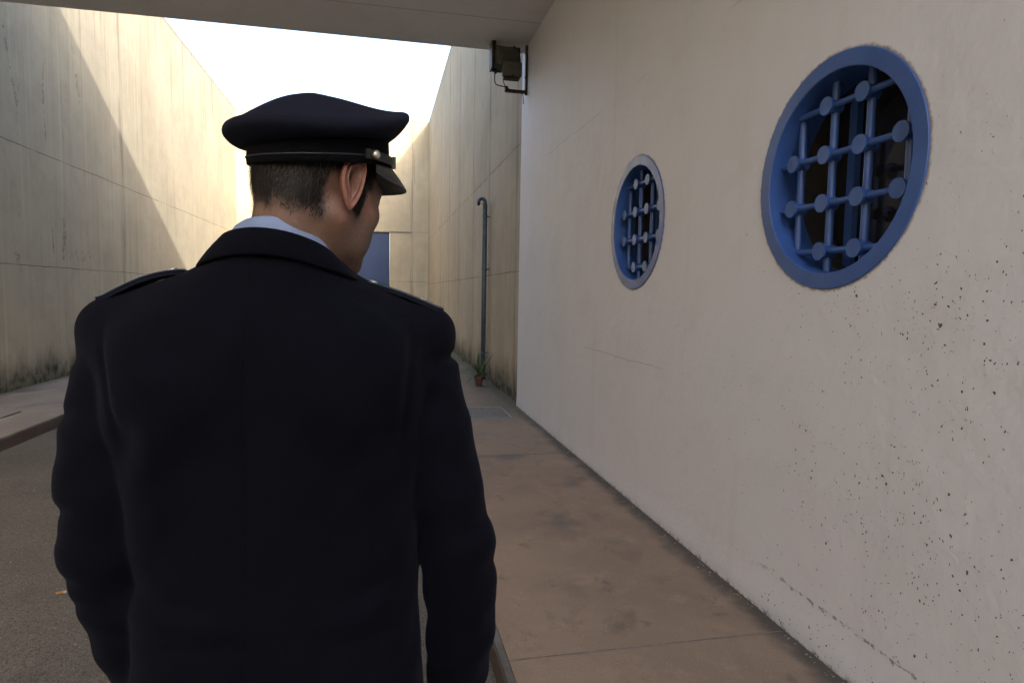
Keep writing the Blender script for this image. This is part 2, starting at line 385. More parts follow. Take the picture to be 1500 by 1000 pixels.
# left boundary wall, right recessed wall, end wall
t = empty('boundary_wall', (XL, 8, 0), 'tall beige concrete wall on the left, half in sun, with a diagonal shadow edge', 'wall')
bm = bmesh.new(); box(bm, XL-.35, XL, -20, YB+.35, -.3, HW, .015, 2); obj('wall_panel', bm, M['left'], t)
bm = bmesh.new()   # faded scribble on the left wall
def scrib(pts, w):
    P = [Vector((XL+.0025, a, b)) for a, b in pts]
    for p, q in zip(P, P[1:]):
        d = (q-p).normalized(); n = Vector((0, -d.z, d.y))*w
        f = [bm.verts.new(v) for v in (p-n, q-n, q+n, p+n)]; bm.faces.new(f)
scrib([(12.0,1.93),(12.02,2.10),(12.12,1.98),(12.22,2.12),(12.26,1.95)], .011)
scrib([(12.40,1.97),(12.38,2.08),(12.48,2.13),(12.56,2.06),(12.50,1.96),(12.40,1.97)], .011)
scrib([(12.66,2.13),(12.80,2.08),(12.92,1.98),(12.98,1.86)], .012)
scrib([(12.64,1.98),(12.74,2.05),(12.86,1.93)], .01)
g = G('faded_marker'); p = g.pos
obj('faded_scribble', bm, g.fin(g.mix(g.ramp(g.noise(p, 9, 4), .4, .6), (.40,.34,.24), (.27,.23,.17)), .9), t)
t = empty('corridor_wall', (XREC, 16, 0), 'beige concrete panel wall in shade on the right beyond the passage', 'wall')
bm = bmesh.new(); box(bm, XREC, XREC+.35, YC+.003, YB+.35, -.3, HW, .015, 2); obj('wall_panel', bm, M['rec'], t)
t = empty('end_wall', (-1.6, YB, 0), 'pale yellow concrete wall closing the far end of the corridor', 'wall')
dx0, dx1, dh = -2.75, .392, 3.79
bm = bmesh.new()
box(bm, XL+.001, dx0, YB, YB+.34, -.3, HW-.003); box(bm, dx1, XREC-.001, YB, YB+.34, -.3, HW-.003); box(bm, dx0, dx1, YB, YB+.34, dh, HW-.003)
obj('wall_panel', bm, M['back'], t)
bm = bmesh.new(); box(bm, dx1+.01, 1.22, YB-.02, YB, dh-.02, dh+.035); obj('lintel_strip', bm, M['seam'], t)
gt = bmesh.new(); box(gt, dx0+.01, dx1-.01, YB+.12, YB+.17, -.1, dh-.01)
gate = obj('steel_gate', gt, M['gate'], t)
for k in range(2):
    bm = bmesh.new(); x0 = dx0+.03 + k*1.56; box(bm, x0, x0+1.5, YB+.085, YB+.119, -.08, dh-.05, .006)
    for j in range(1, 5): box(bm, x0+.3*j-.012, x0+.3*j+.012, YB+.07, YB+.084, 0, dh-.15)
    obj('gate_leaf', bm, M['gate'], gate)
bm = bmesh.new(); tube(bm, [(-1.12, YB+.06, 1.0), (-1.12, YB+.02, 1.0), (-1.12, YB+.02, 1.25), (-1.12, YB+.06, 1.25)], .015, 8); obj('handle', bm, M['black_iron'], gate)
t = empty('rear_wall', (XREC, -12, 0), 'beige concrete wall continuing behind the covered passage', 'wall')
bm = bmesh.new(); box(bm, XREC, XREC+.35, -19, -3.503, -.3, HW, .015, 2); obj('wall_panel', bm, M['rec'], t)
t = empty('rear_wall', (-1.6, -19, 0), 'added beige concrete wall, unseen behind the camera, cutting low sky light', 'wall')
bm = bmesh.new(); box(bm, XL+.001, XREC+.35, -19.35, -19.003, -.3, 4.2); obj('wall_panel', bm, M['back'], t)  # added wall, out of view, put in to hold back low sky light

# passage building: near wall with two round windows, slab overhead
b = empty('passage_building', (XR, 3, 0), 'grey plastered passage building with two round blue barred windows and a slab overhead', 'building')
WIN = [(2.275, 2.0125, 'bright blue round window with studded grille, the larger nearer one'), (4.276, 2.0195, 'round window farther along the wall, its rim shining pale grey')]
RO, RI = .4725, .405
bm = bmesh.new()
# wall front profile swept along Y: flat face, small flare at the foot
ys = [-3.5, YC]; prof = [(XR+.35, -.29), (XR-.006, -.29), (XR-.006, .05), (XR-.004, .09), (XR-.0015, .13), (XR, .18), (XR, HS-.002), (XR+.35, HS-.002)]
ends = []
for yy in ys: ends.append([bm.verts.new((px, yy, pz)) for px, pz in prof])
n = len(prof)
for j in range(n): bm.faces.new((ends[0][j], ends[0][(j+1)%n], ends[1][(j+1)%n], ends[1][j]))
bm.faces.new(ends[0][::-1]); bm.faces.new(ends[1])
bmesh.ops.recalc_face_normals(bm, faces=bm.faces)
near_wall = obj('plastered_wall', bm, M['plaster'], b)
cut = bmesh.new()
for y, z, _ in WIN:
    bmesh.ops.create_cone(cut, cap_ends=True, segments=96, radius1=RO-.012, radius2=RO-.012, depth=1.2, matrix=Matrix.Translation((XR, y, z)) @ Matrix.Rotation(R(90), 4, 'Y'))
cutter = obj('cutter', cut, None)
md = near_wall.modifiers.new('cut', 'BOOLEAN'); md.object = cutter; md.operation = 'DIFFERENCE'; md.solver = 'EXACT'
cutter.parent = None; bpy.context.view_layer.update()
dg = bpy.context.evaluated_depsgraph_get()
me = bpy.data.meshes.new_from_object(near_wall.evaluated_get(dg)); near_wall.modifiers.clear(); near_wall.data = me
bpy.data.objects.remove(cutter)
bm = bmesh.new(); box(bm, XL+.002, XR+2.8, YREAR+.002, YC-.001, HS, HS+.30, .006, 2); obj('ceiling_slab', bm, M['ceil'], b)
bm = bmesh.new(); box(bm, XL+.002, XR+2.8, YREAR+.004, YC-.004, HS+.302, HT); obj('upper_storey', bm, M['over'], b)
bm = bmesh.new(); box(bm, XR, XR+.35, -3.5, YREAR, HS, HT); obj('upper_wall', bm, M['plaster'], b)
bm = bmesh.new()
X0 = XR+.352; X1 = XR+2.6
box(bm, X0, X1, YREAR-3.2, YREAR-3.05, -.2, HS-.01); box(bm, X0, X1, YC-.5, YC-.35, -.2, HS-.01)
box(bm, X1, X1+.15, YREAR-3.2, YC-.35, -.2, HS-.01); box(bm, X0, X1, YREAR-3.04, YC-.51, -.2, -.05); box(bm, X0, X1, YREAR-3.04, YC-.51, 3.0, 3.15)
box(bm, X0, X1-.01, 3.2, 3.3, -.04, 2.99)
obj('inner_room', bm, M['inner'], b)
XD = 1.835; SP = .2015
def circ(y, z, r, x, n=96): return [(x, y+r*math.cos(2*math.pi*k/n), z+r*math.sin(2*math.pi*k/n)) for k in range(n)]
for y, z, lab in WIN:
    bm = bmesh.new()
    loft(bm, [circ(y,z,RO,XR+.01), circ(y,z,RO,XR-.003), circ(y,z,RO-.003,XR-.006), circ(y,z,RI+.004,XR-.006), circ(y,z,RI,XR-.002), circ(y,z,RI,XR+.17), circ(y,z,RI+.025,XR+.17), circ(y,z,RI+.025,XR+.01)], True, cyc=True)
    bmesh.ops.recalc_face_normals(bm, faces=bm.faces)
    w = obj('round_window', bm, M['blue'], b); w['label'] = lab
    for f in w.data.polygons: f.use_smooth = True
    w.data.set_sharp_from_angle(angle=R(35))
    yc = y-.006; zc = z-.006
    for i in (-1.5, -.5, .5, 1.5):
        L = math.sqrt((RI+.012)**2 - (abs(i)*SP)**2)
        bm = bmesh.new(); tube(bm, [(XD+.028, yc-L, zc+i*SP), (XD+.028, yc+L, zc+i*SP)], .0135, 14); obj('grille_bar', bm, M['blue'], w, True).data.set_sharp_from_angle(angle=R(40))
        bm = bmesh.new(); tube(bm, [(XD+.052, yc+i*SP, zc-L), (XD+.052, yc+i*SP, zc+L)], .0165, 14); obj('grille_bar', bm, M['blue'], w, True).data.set_sharp_from_angle(angle=R(40))
    for i in (-1.5, -.5, .5, 1.5):
        for j in (-1.5, -.5, .5, 1.5):
            if abs(i) + abs(j) > 2.5: continue
            bm = bmesh.new(); c = Vector((0, yc+i*SP, zc+j*SP)); tl = random.uniform(-.002, .002)
            loft(bm, [circ(c.y,c.z,.0355,XD+.003,28), circ(c.y,c.z,.038,XD+.002,28), circ(c.y,c.z,.038,XD+.012,28)], True, True)
            rg = [circ(c.y,c.z,.038,XD+.0122,28), circ(c.y,c.z,.029,XD+.0125,28), circ(c.y,c.z,.029,XD+.072,28)]
            loft(bm, rg, True, True, True); bmesh.ops.recalc_face_normals(bm, faces=bm.faces)
            obj('grille_stud', bm, M['blue'], w)
    bm = bmesh.new(); loft(bm, [circ(y,z,RI+.003,XR+.171), circ(y,z,RI+.003,XR+.352), circ(y,z,RI+.03,XR+.352), circ(y,z,RI+.03,XR+.171)], True, cyc=True)
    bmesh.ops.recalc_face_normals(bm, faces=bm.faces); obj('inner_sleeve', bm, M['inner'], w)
    # inner casement: ring, two mullions and glass
    bm = bmesh.new()
    box(bm, XR+.245, XR+.275, y-.17, y-.125, z-.385, z+.385); box(bm, XR+.245, XR+.275, y+.16, y+.205, z-.37, z+.37)
    obj('mullion', bm, M['blue'], w)
    bm = bmesh.new(); f = [bm.verts.new(p) for p in circ(y, z, RI-.002, XR+.30)]; bm.faces.new(f)
    f2 = [bm.verts.new(p) for p in circ(y, z, RI-.002, XR+.306)]; bm.faces.new(f2[::-1]); obj('pane', bm, M['glass'], w)

# ------------------------------------------------------------------ drain grate
t = empty('floor_drain', (1.17, 7.7, 0), 'rectangular grey metal floor grate set in the brown pavement', 'drain grate')
bm = bmesh.new(); box(bm, gx0-.01, gx1+.01, gy0-.01, gy1+.01, -.25, -.2); obj('drain_pit', bm, M['pit'], t)
bm = bmesh.new()
for a in [(gx0-.01, gx0+.012, gy0-.01, gy1+.01), (gx1-.012, gx1+.01, gy0-.01, gy1+.01), (gx0+.012, gx1-.012, gy0-.01, gy0+.012), (gx0+.012, gx1-.012, gy1-.012, gy1+.01)]: box(bm, *a, -.2, .003)
obj('frame', bm, M['grate'], t)
bm = bmesh.new()
k = int((gx1-gx0)/.030)-1
for i in range(k): x = gx0+.022+i*.030; box(bm, x, x+.010, gy0+.012, gy1-.012, -.03, .001)
for i in range(5): y = gy0+.1+i*.12; box(bm, gx0+.012, gx1-.012, y, y+.008, -.02, -.002)
obj('slats', bm, M['grate'], t)

# ------------------------------------------------------------------ vent pipe
t = empty('standpipe', (1.765, 10.78, 0), 'slim blue-grey metal pipe with hooked top standing against the panel wall', 'pipe')
px, py, rp = 1.775, 10.75, .042
bm = bmesh.new(); arc = [(px-.055+.055*math.cos(a), py, 3.06+.055*math.sin(a)) for a in np.linspace(0, math.pi, 12)]
tube(bm, [(px, py, 0), (px, py, 1.5), (px, py, 3.0)] + arc + [(px-.11, py, 3.0)], [rp]*3 + [.03]*12 + [.028], 16)
obj('pipe', bm, M['galv'], t, True)
for z in (.45, 1.9, 2.8):
    bm = bmesh.new(); tube(bm, [(px, py, z), (px, py, z+.03)], rp+.006, 16); box(bm, px, XREC, py-.01, py+.01, z+.004, z+.026); obj('bracket', bm, M['galv'], t)

# ------------------------------------------------------------------ pot plant
t = empty('potted_plant', (1.585, 9.98, 0), 'small strap-leaved plant in a terracotta pot at the foot of the pipe', 'potted plant')
def ring(cx, cy, z, r, n=24): return [(cx+r*math.cos(2*math.pi*k/n), cy+r*math.sin(2*math.pi*k/n), z) for k in range(n)]
cx, cy = 1.585, 9.98
bm = bmesh.new(); loft(bm, [ring(cx,cy,.001,.053), ring(cx,cy,.12,.07), ring(cx,cy,.121,.078), ring(cx,cy,.16,.081), ring(cx,cy,.161,.071), ring(cx,cy,.135,.069)], True, True)
obj('pot', bm, M['terra'], t, True).data.set_sharp_from_angle(angle=R(40))
bm = bmesh.new(); bm.faces.new([bm.verts.new(p) for p in ring(cx,cy,.142,.07)]); obj('soil', bm, M['soil'], t)
def leaf(bm, base, az, L, up, droop, w):
    d = Vector((math.cos(az), math.sin(az), 0)); s = Vector((-d.y, d.x, 0)); prev = None; n = 9
    for i in range(n+1):
        u = i/n; p = Vector(base) + d*(L*u*math.cos(up)) + Vector((0,0,L*u*math.sin(up) - droop*L*u*u))
        ww = w*(math.sin(math.pi*min(1, u*.85+.15))**.7)*(1 if i < n else .05)
        cur = [bm.verts.new(p - s*ww + Vector((0,0,ww*.5))), bm.verts.new(p), bm.verts.new(p + s*ww + Vector((0,0,ww*.5)))]
        if prev:
            for a in (0, 1): bm.faces.new((prev[a], prev[a+1], cur[a+1], cur[a]))
        prev = cur
for az, L, up, dr, w in [(100,.42,84,.02,.017), (-20,.50,60,.03,.024), (35,.46,66,.12,.02), (185,.52,40,.5,.014), (200,.60,26,.32,.012), (225,.42,35,.75,.013), (160,.38,55,.5,.014), (300,.36,50,.6,.015), (60,.36,70,.2,.018), (240,.30,70,.3,.014), (130,.28,75,.2,.014), (350,.3,30,.6,.013), (195,.34,60,.3,.013), (80,.24,80,.1,.016)]:
    bm = bmesh.new(); leaf(bm, (cx+random.uniform(-.02,.02), cy+random.uniform(-.02,.02), .14), R(az), L, R(up), dr, w)
    o = obj('leaf', bm, M['leaf'], t, True); s = o.modifiers.new('s', 'SOLIDIFY'); s.thickness = .0012
def weed(x, y, n, h, lab, m):
    e = empty('weed', (x, y, 0), lab, 'weed', 'weeds along the foot of the panel wall')
    bm = bmesh.new()
    for k in range(n):
        leaf(bm, (x+random.uniform(-.03,.02), y+random.uniform(-.05,.05), 0), random.uniform(2.0, 4.6), h*random.uniform(.5, 1.1), R(random.uniform(45, 85)), random.uniform(.1, .6), random.uniform(.004, .008))
    obj('blades', bm, m, e, True)
weed(1.83, 9.55, 7, .16, 'low tuft of weeds just right of the plant pot by the wall foot', M['leaf'])
weed(1.84, 9.95, 4, .34, 'taller dry brown stalk behind and right of the plant pot', M['dry'])
weed(1.84, 11.9, 8, .15, 'tuft of weeds by the wall foot beyond the pipe', M['leaf'])
weed(1.82, 13.6, 9, .14, 'farthest small tuft of weeds along the panel wall foot', M['leaf'])
# leaf litter and chips at the foot of the walls
def stone(bm, c, r):
    res = bmesh.ops.create_icosphere(bm, subdivisions=1, radius=1)
    q = Matrix.Rotation(random.random()*6, 3, 'Z')
    for v in res['verts']:
        d = v.co * (1+random.uniform(-.25,.25)); v.co = q @ Vector((d.x*r*1.3, d.y*r, d.z*r*.6)) + Vector(c)
bm = bmesh.new()
for k in range(260):
    y = 1.6 + 9*random.random()**1.3; x = XR-.024-abs(random.gauss(0, .02)); stone(bm, (x, y, .002), random.uniform(.0015, .005))
for k in range(60): stone(bm, (random.uniform(.6, 1.7), random.uniform(1.9, 7), .001), random.uniform(.001, .003))
for k in range(40): stone(bm, (random.uniform(-.05, .48)+.05, random.uniform(1.8, 4), ZR), random.uniform(.002, .005))
for k in range(120): stone(bm, (random.uniform(-3.5, -.9), random.uniform(2.6, 8), ZR), random.uniform(.002, .006))
tag(obj('grit', bm, M['grit']), 'small pale stone chips scattered along the wall foot and road', 'grit', kind='stuff')
t = empty('pebble', (1.772, 2.745, 0), 'single orange-brown chip lying at the foot of the grey plaster wall', 'pebble')
bm = bmesh.new(); stone(bm, (1.765, 2.75, .004), .009); stone(bm, (1.775, 2.735, .003), .006); obj('chip', bm, M['butt'], t)
t = empty('cigarette_butt', (-1.64, 3.60, ZR), 'orange cigarette end lying on the road left of the officer', 'cigarette butt')
bm = bmesh.new(); tube(bm, [(-1.665, 3.60, ZR+.008), (-1.635, 3.612, ZR+.008)], .0075, 10); obj('filter', bm, M['butt'], t)
bm = bmesh.new(); tube(bm, [(-1.6345, 3.612, ZR+.008), (-1.622, 3.617, ZR+.007)], .0072, 10); obj('paper_stub', bm, M['paper'], t)

# ------------------------------------------------------------------ floodlight
t = empty('floodlight', (1.79, 7.86, 3.98), 'grey floodlight on a dark iron bracket under the slab edge', 'floodlight')
fy = 7.82
def P(px_, py_, yy=fy):      # metres on the lamp plane from bracket corner
    return Vector((px_, yy, py_))
def flat(z): return z
bm = bmesh.new()
# housing: trough body, seen from behind; axis tilted down a little towards the left
def hring(u, w0, w1, d, dz):  # cross-section in x-z, at offset u along y
    return [(1.39+dz*.02, fy+u, 4.245-w0), (1.405, fy+u, 4.55-w1*.2), (1.66, fy+u, 4.50-w1*.2), (1.715, fy+u, 4.455), (1.725, fy+u, 4.36), (1.70, fy+u, 4.21), (1.66, fy+u, 4.19-w0*.5)]
A = [(1.375,4.29),(1.37,4.545),(1.60,4.515),(1.66,4.50),(1.705,4.45),(1.715,4.385),(1.705,4.30),(1.69,4.235),(1.60,4.235)]
def sec(k, yy): 
    cxx, czz = 1.55, 4.38
    return [(cxx+(a-cxx)*k, yy, czz+(b_-czz)*k) for a, b_ in A]
loft(bm, [sec(.55, fy-.085), sec(.78, fy-.075), sec(.93, fy-.05), sec(1, fy-.01), sec(1.03, fy+.05)], True, True)
bmesh.ops.recalc_face_normals(bm, faces=bm.faces)
body = obj('lamp_housing', bm, M['housing'], t, True); body.data.set_sharp_from_angle(angle=R(30))
bm = bmesh.new(); box(bm, 1.462, 1.70, fy-.165, fy-.07, 4.135, 4.315, .02, 3); gb = obj('gear_box', bm, M['housing'], t, True); gb.data.set_sharp_from_angle(angle=R(30))
bm = bmesh.new(); box(bm, 1.48, 1.675, fy-.15, fy-.075, 4.10, 4.134, .01, 2); box(bm, 1.575, 1.60, fy-.168, fy-.15, 4.13, 4.16, .004); obj('gland_plate', bm, M['black_iron'], gb)
bm = bmesh.new()
for k in range(7): box(bm, 1.47, 1.66, fy-.092, fy-.085, 4.345+k*.022, 4.351+k*.022)
obj('cooling_fin', bm, M['housing'], body)
bm = bmesh.new(); box(bm, 1.342, 1.368, fy-.06, fy+.12, 4.255, 4.575, .004); box(bm, 1.368, 1.72, fy+.052, fy+.075, 4.24, 4.56, .004); obj('glass_rim', bm, M['black_iron'], t)
for x, z in ((1.385, 4.565), (1.63, 4.52), (1.40, 4.215)):
    bm = bmesh.new(); tube(bm, [(x, fy-.02, z-.02), (x, fy-.02, z+.022)], .012, 8); obj('clamp_screw', bm, M['black_iron'], t)
bm = bmesh.new(); tube(bm, [(1.395, fy-.03, 4.235), (1.385, fy-.03, 4.20), (1.385, fy-.03, 4.10), (1.40, fy-.03, 4.065), (1.43, fy-.03, 4.055), (1.56, fy-.03, 4.035)], .0075, 8)
obj('stirrup', bm, M['housing'], t, True)
bm = bmesh.new(); box(bm, 1.775, 1.803, 7.80, 7.84, 3.975, 4.57, .002); box(bm, 1.53, 1.775, 7.802, 7.838, 3.99, 4.026, .002)
box(bm, 1.52, 1.555, 7.795, 7.845, 3.995, 4.06, .004)
for z in (4.18, 4.47): tube(bm, [(1.79, 7.80, z), (1.765, 7.80, z)], .012, 8)
obj('wall_bracket', bm, M['black_iron'], t)
bm = bmesh.new(); tube(bm, [(1.475, fy-.11, 4.12), (1.48, fy-.10, 4.08), (1.51, fy-.08, 4.03), (1.55, fy-.04, 4.02), (1.70, fy-.03, 4.0), (1.745, fy-.02, 3.97), (1.755, fy-.01, 3.92), (1.758, fy, 3.86)], .005, 8); obj('cable', bm, M['black_iron'], t, True)

# ------------------------------------------------------------------ signed-distance modelling of the officer
f4 = np.float32
def nets(F, xs, ys, zs):
    """naive surface nets on a (possibly uneven) grid; returns verts, quads"""
    S = F < 0
    nx, ny, nz = F.shape
    c = [S[i:nx-1+i, j:ny-1+j, k:nz-1+k] for i in (0,1) for j in (0,1) for k in (0,1)]
    anyc = np.logical_or.reduce(c); allc = np.logical_and.reduce(c)
    cell = anyc & ~allc
    idx = np.argwhere(cell); ids = -np.ones(cell.shape, np.int32); ids[cell] = np.arange(len(idx))
    I, J, K = idx.T
    acc = np.zeros((len(idx), 3)); cnt = np.zeros(len(idx))
    corners = [(i,j,k) for i in (0,1) for j in (0,1) for k in (0,1)]
    for a in corners:
        for d in range(3):
            if a[d]: continue
            b_ = list(a); b_[d] = 1
            fa = F[I+a[0], J+a[1], K+a[2]]; fb = F[I+b_[0], J+b_[1], K+b_[2]]
            m = (fa < 0) != (fb < 0)
            t = np.where(m, fa/np.where(m, fa-fb, 1), 0)
            pa = np.stack([xs[I+a[0]], ys[J+a[1]], zs[K+a[2]]], 1); pb = np.stack([xs[I+b_[0]], ys[J+b_[1]], zs[K+b_[2]]], 1)
            acc += np.where(m[:,None], pa+(pb-pa)*t[:,None], 0); cnt += m
    V = acc/cnt[:,None]; Q = []
    for d in range(3):
        a = [slice(1, n-1) for n in F.shape]; a[d] = slice(0, F.shape[d]-1)
        b_ = list(a); b_[d] = slice(1, F.shape[d])
        A, B = S[tuple(a)], S[tuple(b_)]
        e = np.argwhere(A != B); flip = A[A != B]
        off = [1,1,1]; off[d] = 0
        e = e + off
        d1, d2 = [(1,2),(2,0),(0,1)][d]
        def cid(o1, o2):
            q = e.copy(); q[:,d1] -= o1; q[:,d2] -= o2
            return ids[q[:,0], q[:,1], q[:,2]]
        q = np.stack([cid(1,1), cid(0,1), cid(0,0), cid(1,0)], 1)
        q[~flip] = q[~flip][:, ::-1]; Q.append(q)
    return V, np.concatenate(Q)
def mesh_from(V, Q, name, mat, parent, attrs=None, smooth=True):
    me = bpy.data.meshes.new(name)
    o_ = np.array(origin_of(parent)) if parent else 0
    V = V - o_
    me.vertices.add(len(V)); me.vertices.foreach_set('co', V.astype(f4).ravel())
    me.loops.add(Q.size); me.loops.foreach_set('vertex_index', Q.astype(np.int32).ravel())
    me.polygons.add(len(Q)); me.polygons.foreach_set('loop_start', np.arange(0, Q.size, Q.shape[1], dtype=np.int32))
    me.polygons.foreach_set('loop_total', np.full(len(Q), Q.shape[1], np.int32))
    me.update(calc_edges=True); me.validate()
    me.polygons.foreach_set('use_smooth', np.full(len(me.polygons), smooth))
    if attrs:
        for k, v in attrs.items():
            a = me.attributes.new(k, 'FLOAT', 'POINT'); a.data.foreach_set('value', v.astype(f4))
    me.materials.append(mat)
    o = bpy.data.objects.new(name, me); C.objects.link(o)
    if parent: o.parent = parent
    return o
def relax(V, Q, it=2, w=.5):
    E_ = np.concatenate([Q[:, [0,1]], Q[:, [1,2]], Q[:, [2,3]], Q[:, [3,0]]]); E_ = np.concatenate([E_, E_[:, ::-1]])
    n = len(V); deg = np.maximum(np.bincount(E_[:,0], minlength=n), 1)
    for _ in range(it):
        S = np.stack([np.bincount(E_[:,0], V[E_[:,1], k], minlength=n) for k in range(3)], 1)/deg[:,None]
        V = V + w*(S-V)
    return V
class Field:
    def __init__(s, xs, ys, zs):
        s.xs, s.ys, s.zs = [np.asarray(a, f4) for a in (xs, ys, zs)]
        s.F = np.full((len(xs), len(ys), len(zs)), 1, f4)
    sc = 1
    def sl(s, lo, hi):
        r = []
        for a, l, h in zip((s.xs, s.ys, s.zs), lo, hi):
            i0 = max(0, np.searchsorted(a, l)-1); i1 = min(len(a), np.searchsorted(a, h)+1); r.append(slice(i0, max(i1, i0+1)))
        return tuple(r)
    def pts(s, r): return np.meshgrid(s.xs[r[0]], s.ys[r[1]], s.zs[r[2]], indexing='ij', sparse=True)
    def add(s, fn, lo, hi, k=.0):
        pad = k+.02
        r = s.sl([l-pad for l in lo], [h+pad for h in hi]); X, Y, Z = s.pts(r)
        d = fn(X, Y, Z).astype(f4); f = s.F[r]
        if k == 0: s.F[r] = np.minimum(f, d)
        else:
            h = np.maximum(k-np.abs(f-d), 0)/k; s.F[r] = np.minimum(f, d) - h*h*k*.25
    def sub(s, fn, lo, hi, k=.004):
        pad = k+.01
        r = s.sl([l-pad for l in lo], [h+pad for h in hi]); X, Y, Z = s.pts(r)
        d = -fn(X, Y, Z).astype(f4); f = s.F[r]
        h = np.maximum(k-np.abs(f-d), 0)/k; s.F[r] = np.maximum(f, d) + h*h*k*.25
    def disp(s, fn, lo, hi):
        r = s.sl(lo, hi); X, Y, Z = s.pts(r); s.F[r] += fn(X, Y, Z).astype(f4)
    def cap(s, A, B, ra, rb, k=.01, q=(1,1,1)):
        """tapered capsule"""
        ra *= s.sc; rb *= s.sc
        A = np.array(A, float); B = np.array(B, float); m = max(ra, rb)
        D = B-A; L = max(D@D, 1e-9)
        def fn(X, Y, Z):
            t = np.clip(((X-A[0])*D[0]+(Y-A[1])*D[1]+(Z-A[2])*D[2])/L, 0, 1)
            dx, dy, dz = (X-A[0]-D[0]*t)/q[0], (Y-A[1]-D[1]*t)/q[1], (Z-A[2]-D[2]*t)/q[2]
            return np.sqrt(dx*dx+dy*dy+dz*dz) - (ra+(rb-ra)*t)
        s.add(fn, np.minimum(A, B)-m*max(q), np.maximum(A, B)+m*max(q), k)
    def chain(s, pts, rad, k=.01, q=(1,1,1)):
        for i in range(len(pts)-1): s.cap(pts[i], pts[i+1], rad[i], rad[i+1], k, q)
    def ell(s, c, r, k=.01, frame=None, neg=False):
        r = [v*s.sc for v in r]
        c = np.array(c, float); Fm = np.eye(3) if frame is None else frame; m = max(r)
        def fn(X, Y, Z):
            x, y, z = X-c[0], Y-c[1], Z-c[2]
            q = [ (x*Fm[i][0]+y*Fm[i][1]+z*Fm[i][2]) for i in range(3)]
            k0 = np.sqrt(sum((q[i]/r[i])**2 for i in range(3))); k1 = np.sqrt(sum((q[i]/r[i]**2)**2 for i in range(3)))
            return k0*(k0-1)/np.maximum(k1, 1e-6)
        (s.sub if neg else s.add)(fn, c-m, c+m, k)
def interp(z, tab, col):
    Z_ = [r[0] for r in tab]
    # smooth (pchip-like) interpolation through a cosine-blended fine table
    fine = np.linspace(Z_[0], Z_[-1], 400); v = np.interp(fine, Z_, [r[col] for r in tab])
    w = np.ones(21)/21; vp = np.convolve(np.pad(v, 10, mode='edge'), w, mode='valid')
    return np.interp(z, fine, vp)

SOLE = ZR
man = empty('person', (-.14, .96, SOLE), 'officer seen from behind in a dark navy uniform and peaked cap, head turned right', 'person')

# head frame: yaw to the right, pitched a little down
YAW, PIT, HSC = R(46), R(19), .875
HC = np.array([-.0820, .938, 1.650])
Fv = np.array([math.sin(YAW)*math.cos(PIT), math.cos(YAW)*math.cos(PIT), -math.sin(PIT)])
Sv = np.array([math.cos(YAW), -math.sin(YAW), 0.0])
Uv = np.cross(Sv, Fv)
FR = np.stack([Sv, Fv, Uv])             # rows: side(right), forward, up
def hp(s, f, u): return HC + (s*Sv + f*Fv + u*Uv)*HSC
def loc(V): return (V-HC) @ FR.T / HSC

xs = np.arange(-.50, .25, .003); ys = np.arange(.70, 1.24, .0032)
zs = np.concatenate([np.arange(SOLE-.0+.03, .58, .014), np.arange(.58, .95, .004), np.arange(.95, 1.42, .011), np.arange(1.42, 1.80, .0026)])
B = Field(xs, ys, zs)
# head
B.sc = HSC
B.ell(hp(0, -.012, .020), (.080, .100, .082), .02, FR)
B.ell(hp(0, -.045, .005), (.070, .062, .070), .02, FR)
B.ell(hp(0, .040, -.030), (.062, .060, .082), .03, FR)
for sg in (1, -1):
    B.cap(hp(.056*sg, .005, -.060), hp(.022*sg, .082, -.103), .018, .016, .025)
    B.ell(hp(.047*sg, .062, -.028), (.022, .026, .022), .02, FR)
    B.cap(hp(.012*sg, .094, .022), hp(.044*sg, .078, .020), .011, .009, .015)
    B.ell(hp(.040*sg, .055, -.070), (.022, .034, .030), .02, FR)
B.cap(hp(-.009, .088, -.106), hp(.009, .088, -.106), .016, .016, .02)
B.cap(hp(0, .095, .008), hp(0, .116, -.030), .008, .011, .010)
for sg in (1, -1): B.ell(hp(.012*sg, .106, -.034), (.008, .011, .008), .006, FR)
B.cap(hp(-.019, .093, -.066), hp(.019, .093, -.066), .0065, .0065, .006)
B.cap(hp(-.016, .0925, -.076), hp(.016, .0925, -.076), .007, .007, .006)
for sg in (1, -1): B.ell(hp(.032*sg, .104, .002), (.016, .014, .011), .012, FR, neg=True)
for sg in (1, -1): B.cap(hp(.022*sg, .088, .003), hp(.042*sg, .082, .003), .0095, .0085, .004)
# neck
B.sc = 1
nb = np.array([-.134, .930, 1.49])
B.cap(hp(0, -.036, -.045), nb, .049, .060, .025)
B.cap(hp(.052, .0, -.055), nb+[.045, .045, .01], .018, .020, .02)
B.cap(hp(-.052, .0, -.055), nb+[-.045, .045, .01], .018, .020, .02)
B.cap(hp(0, .035, -.085), nb+[0, .045, .01], .03, .035, .02)
# torso, arms, legs under the clothes
B.cap(nb, (-.14, .955, 1.36), .064, .10, .04)
B.cap((-.29, .965, 1.40), (.01, .965, 1.40), .045, .045, .05)
B.cap((-.14, .965, 1.32), (-.14, .965, .95), .12, .115, .04, (1.25, .85, 1))
B.cap((-.20, .965, .90), (-.08, .965, .90), .10, .10, .05, (1, .95, 1))
armR = [(.055, .965, 1.395), (.100, .955, 1.20), (.122, .955, 1.12), (.130, .985, .95), (.126, 1.035, .80)]
armL = [(-.345, .965, 1.395), (-.375, .955, 1.22), (-.370, .950, 1.13), (-.352, .99, .98), (-.318, 1.07, .825)]
for a in (armR, armL): B.chain(a, [.044, .040, .036, .033, .026], .02)
legs = {1: [(-.055, .965, .86), (-.045, .985, .42), (-.045, .955, -.04)], -1: [(-.225, .965, .86), (-.240, .985, .42), (-.242, .955, -.04)]}
for l in legs.values(): B.chain(l, [.085, .056, .040], .03)
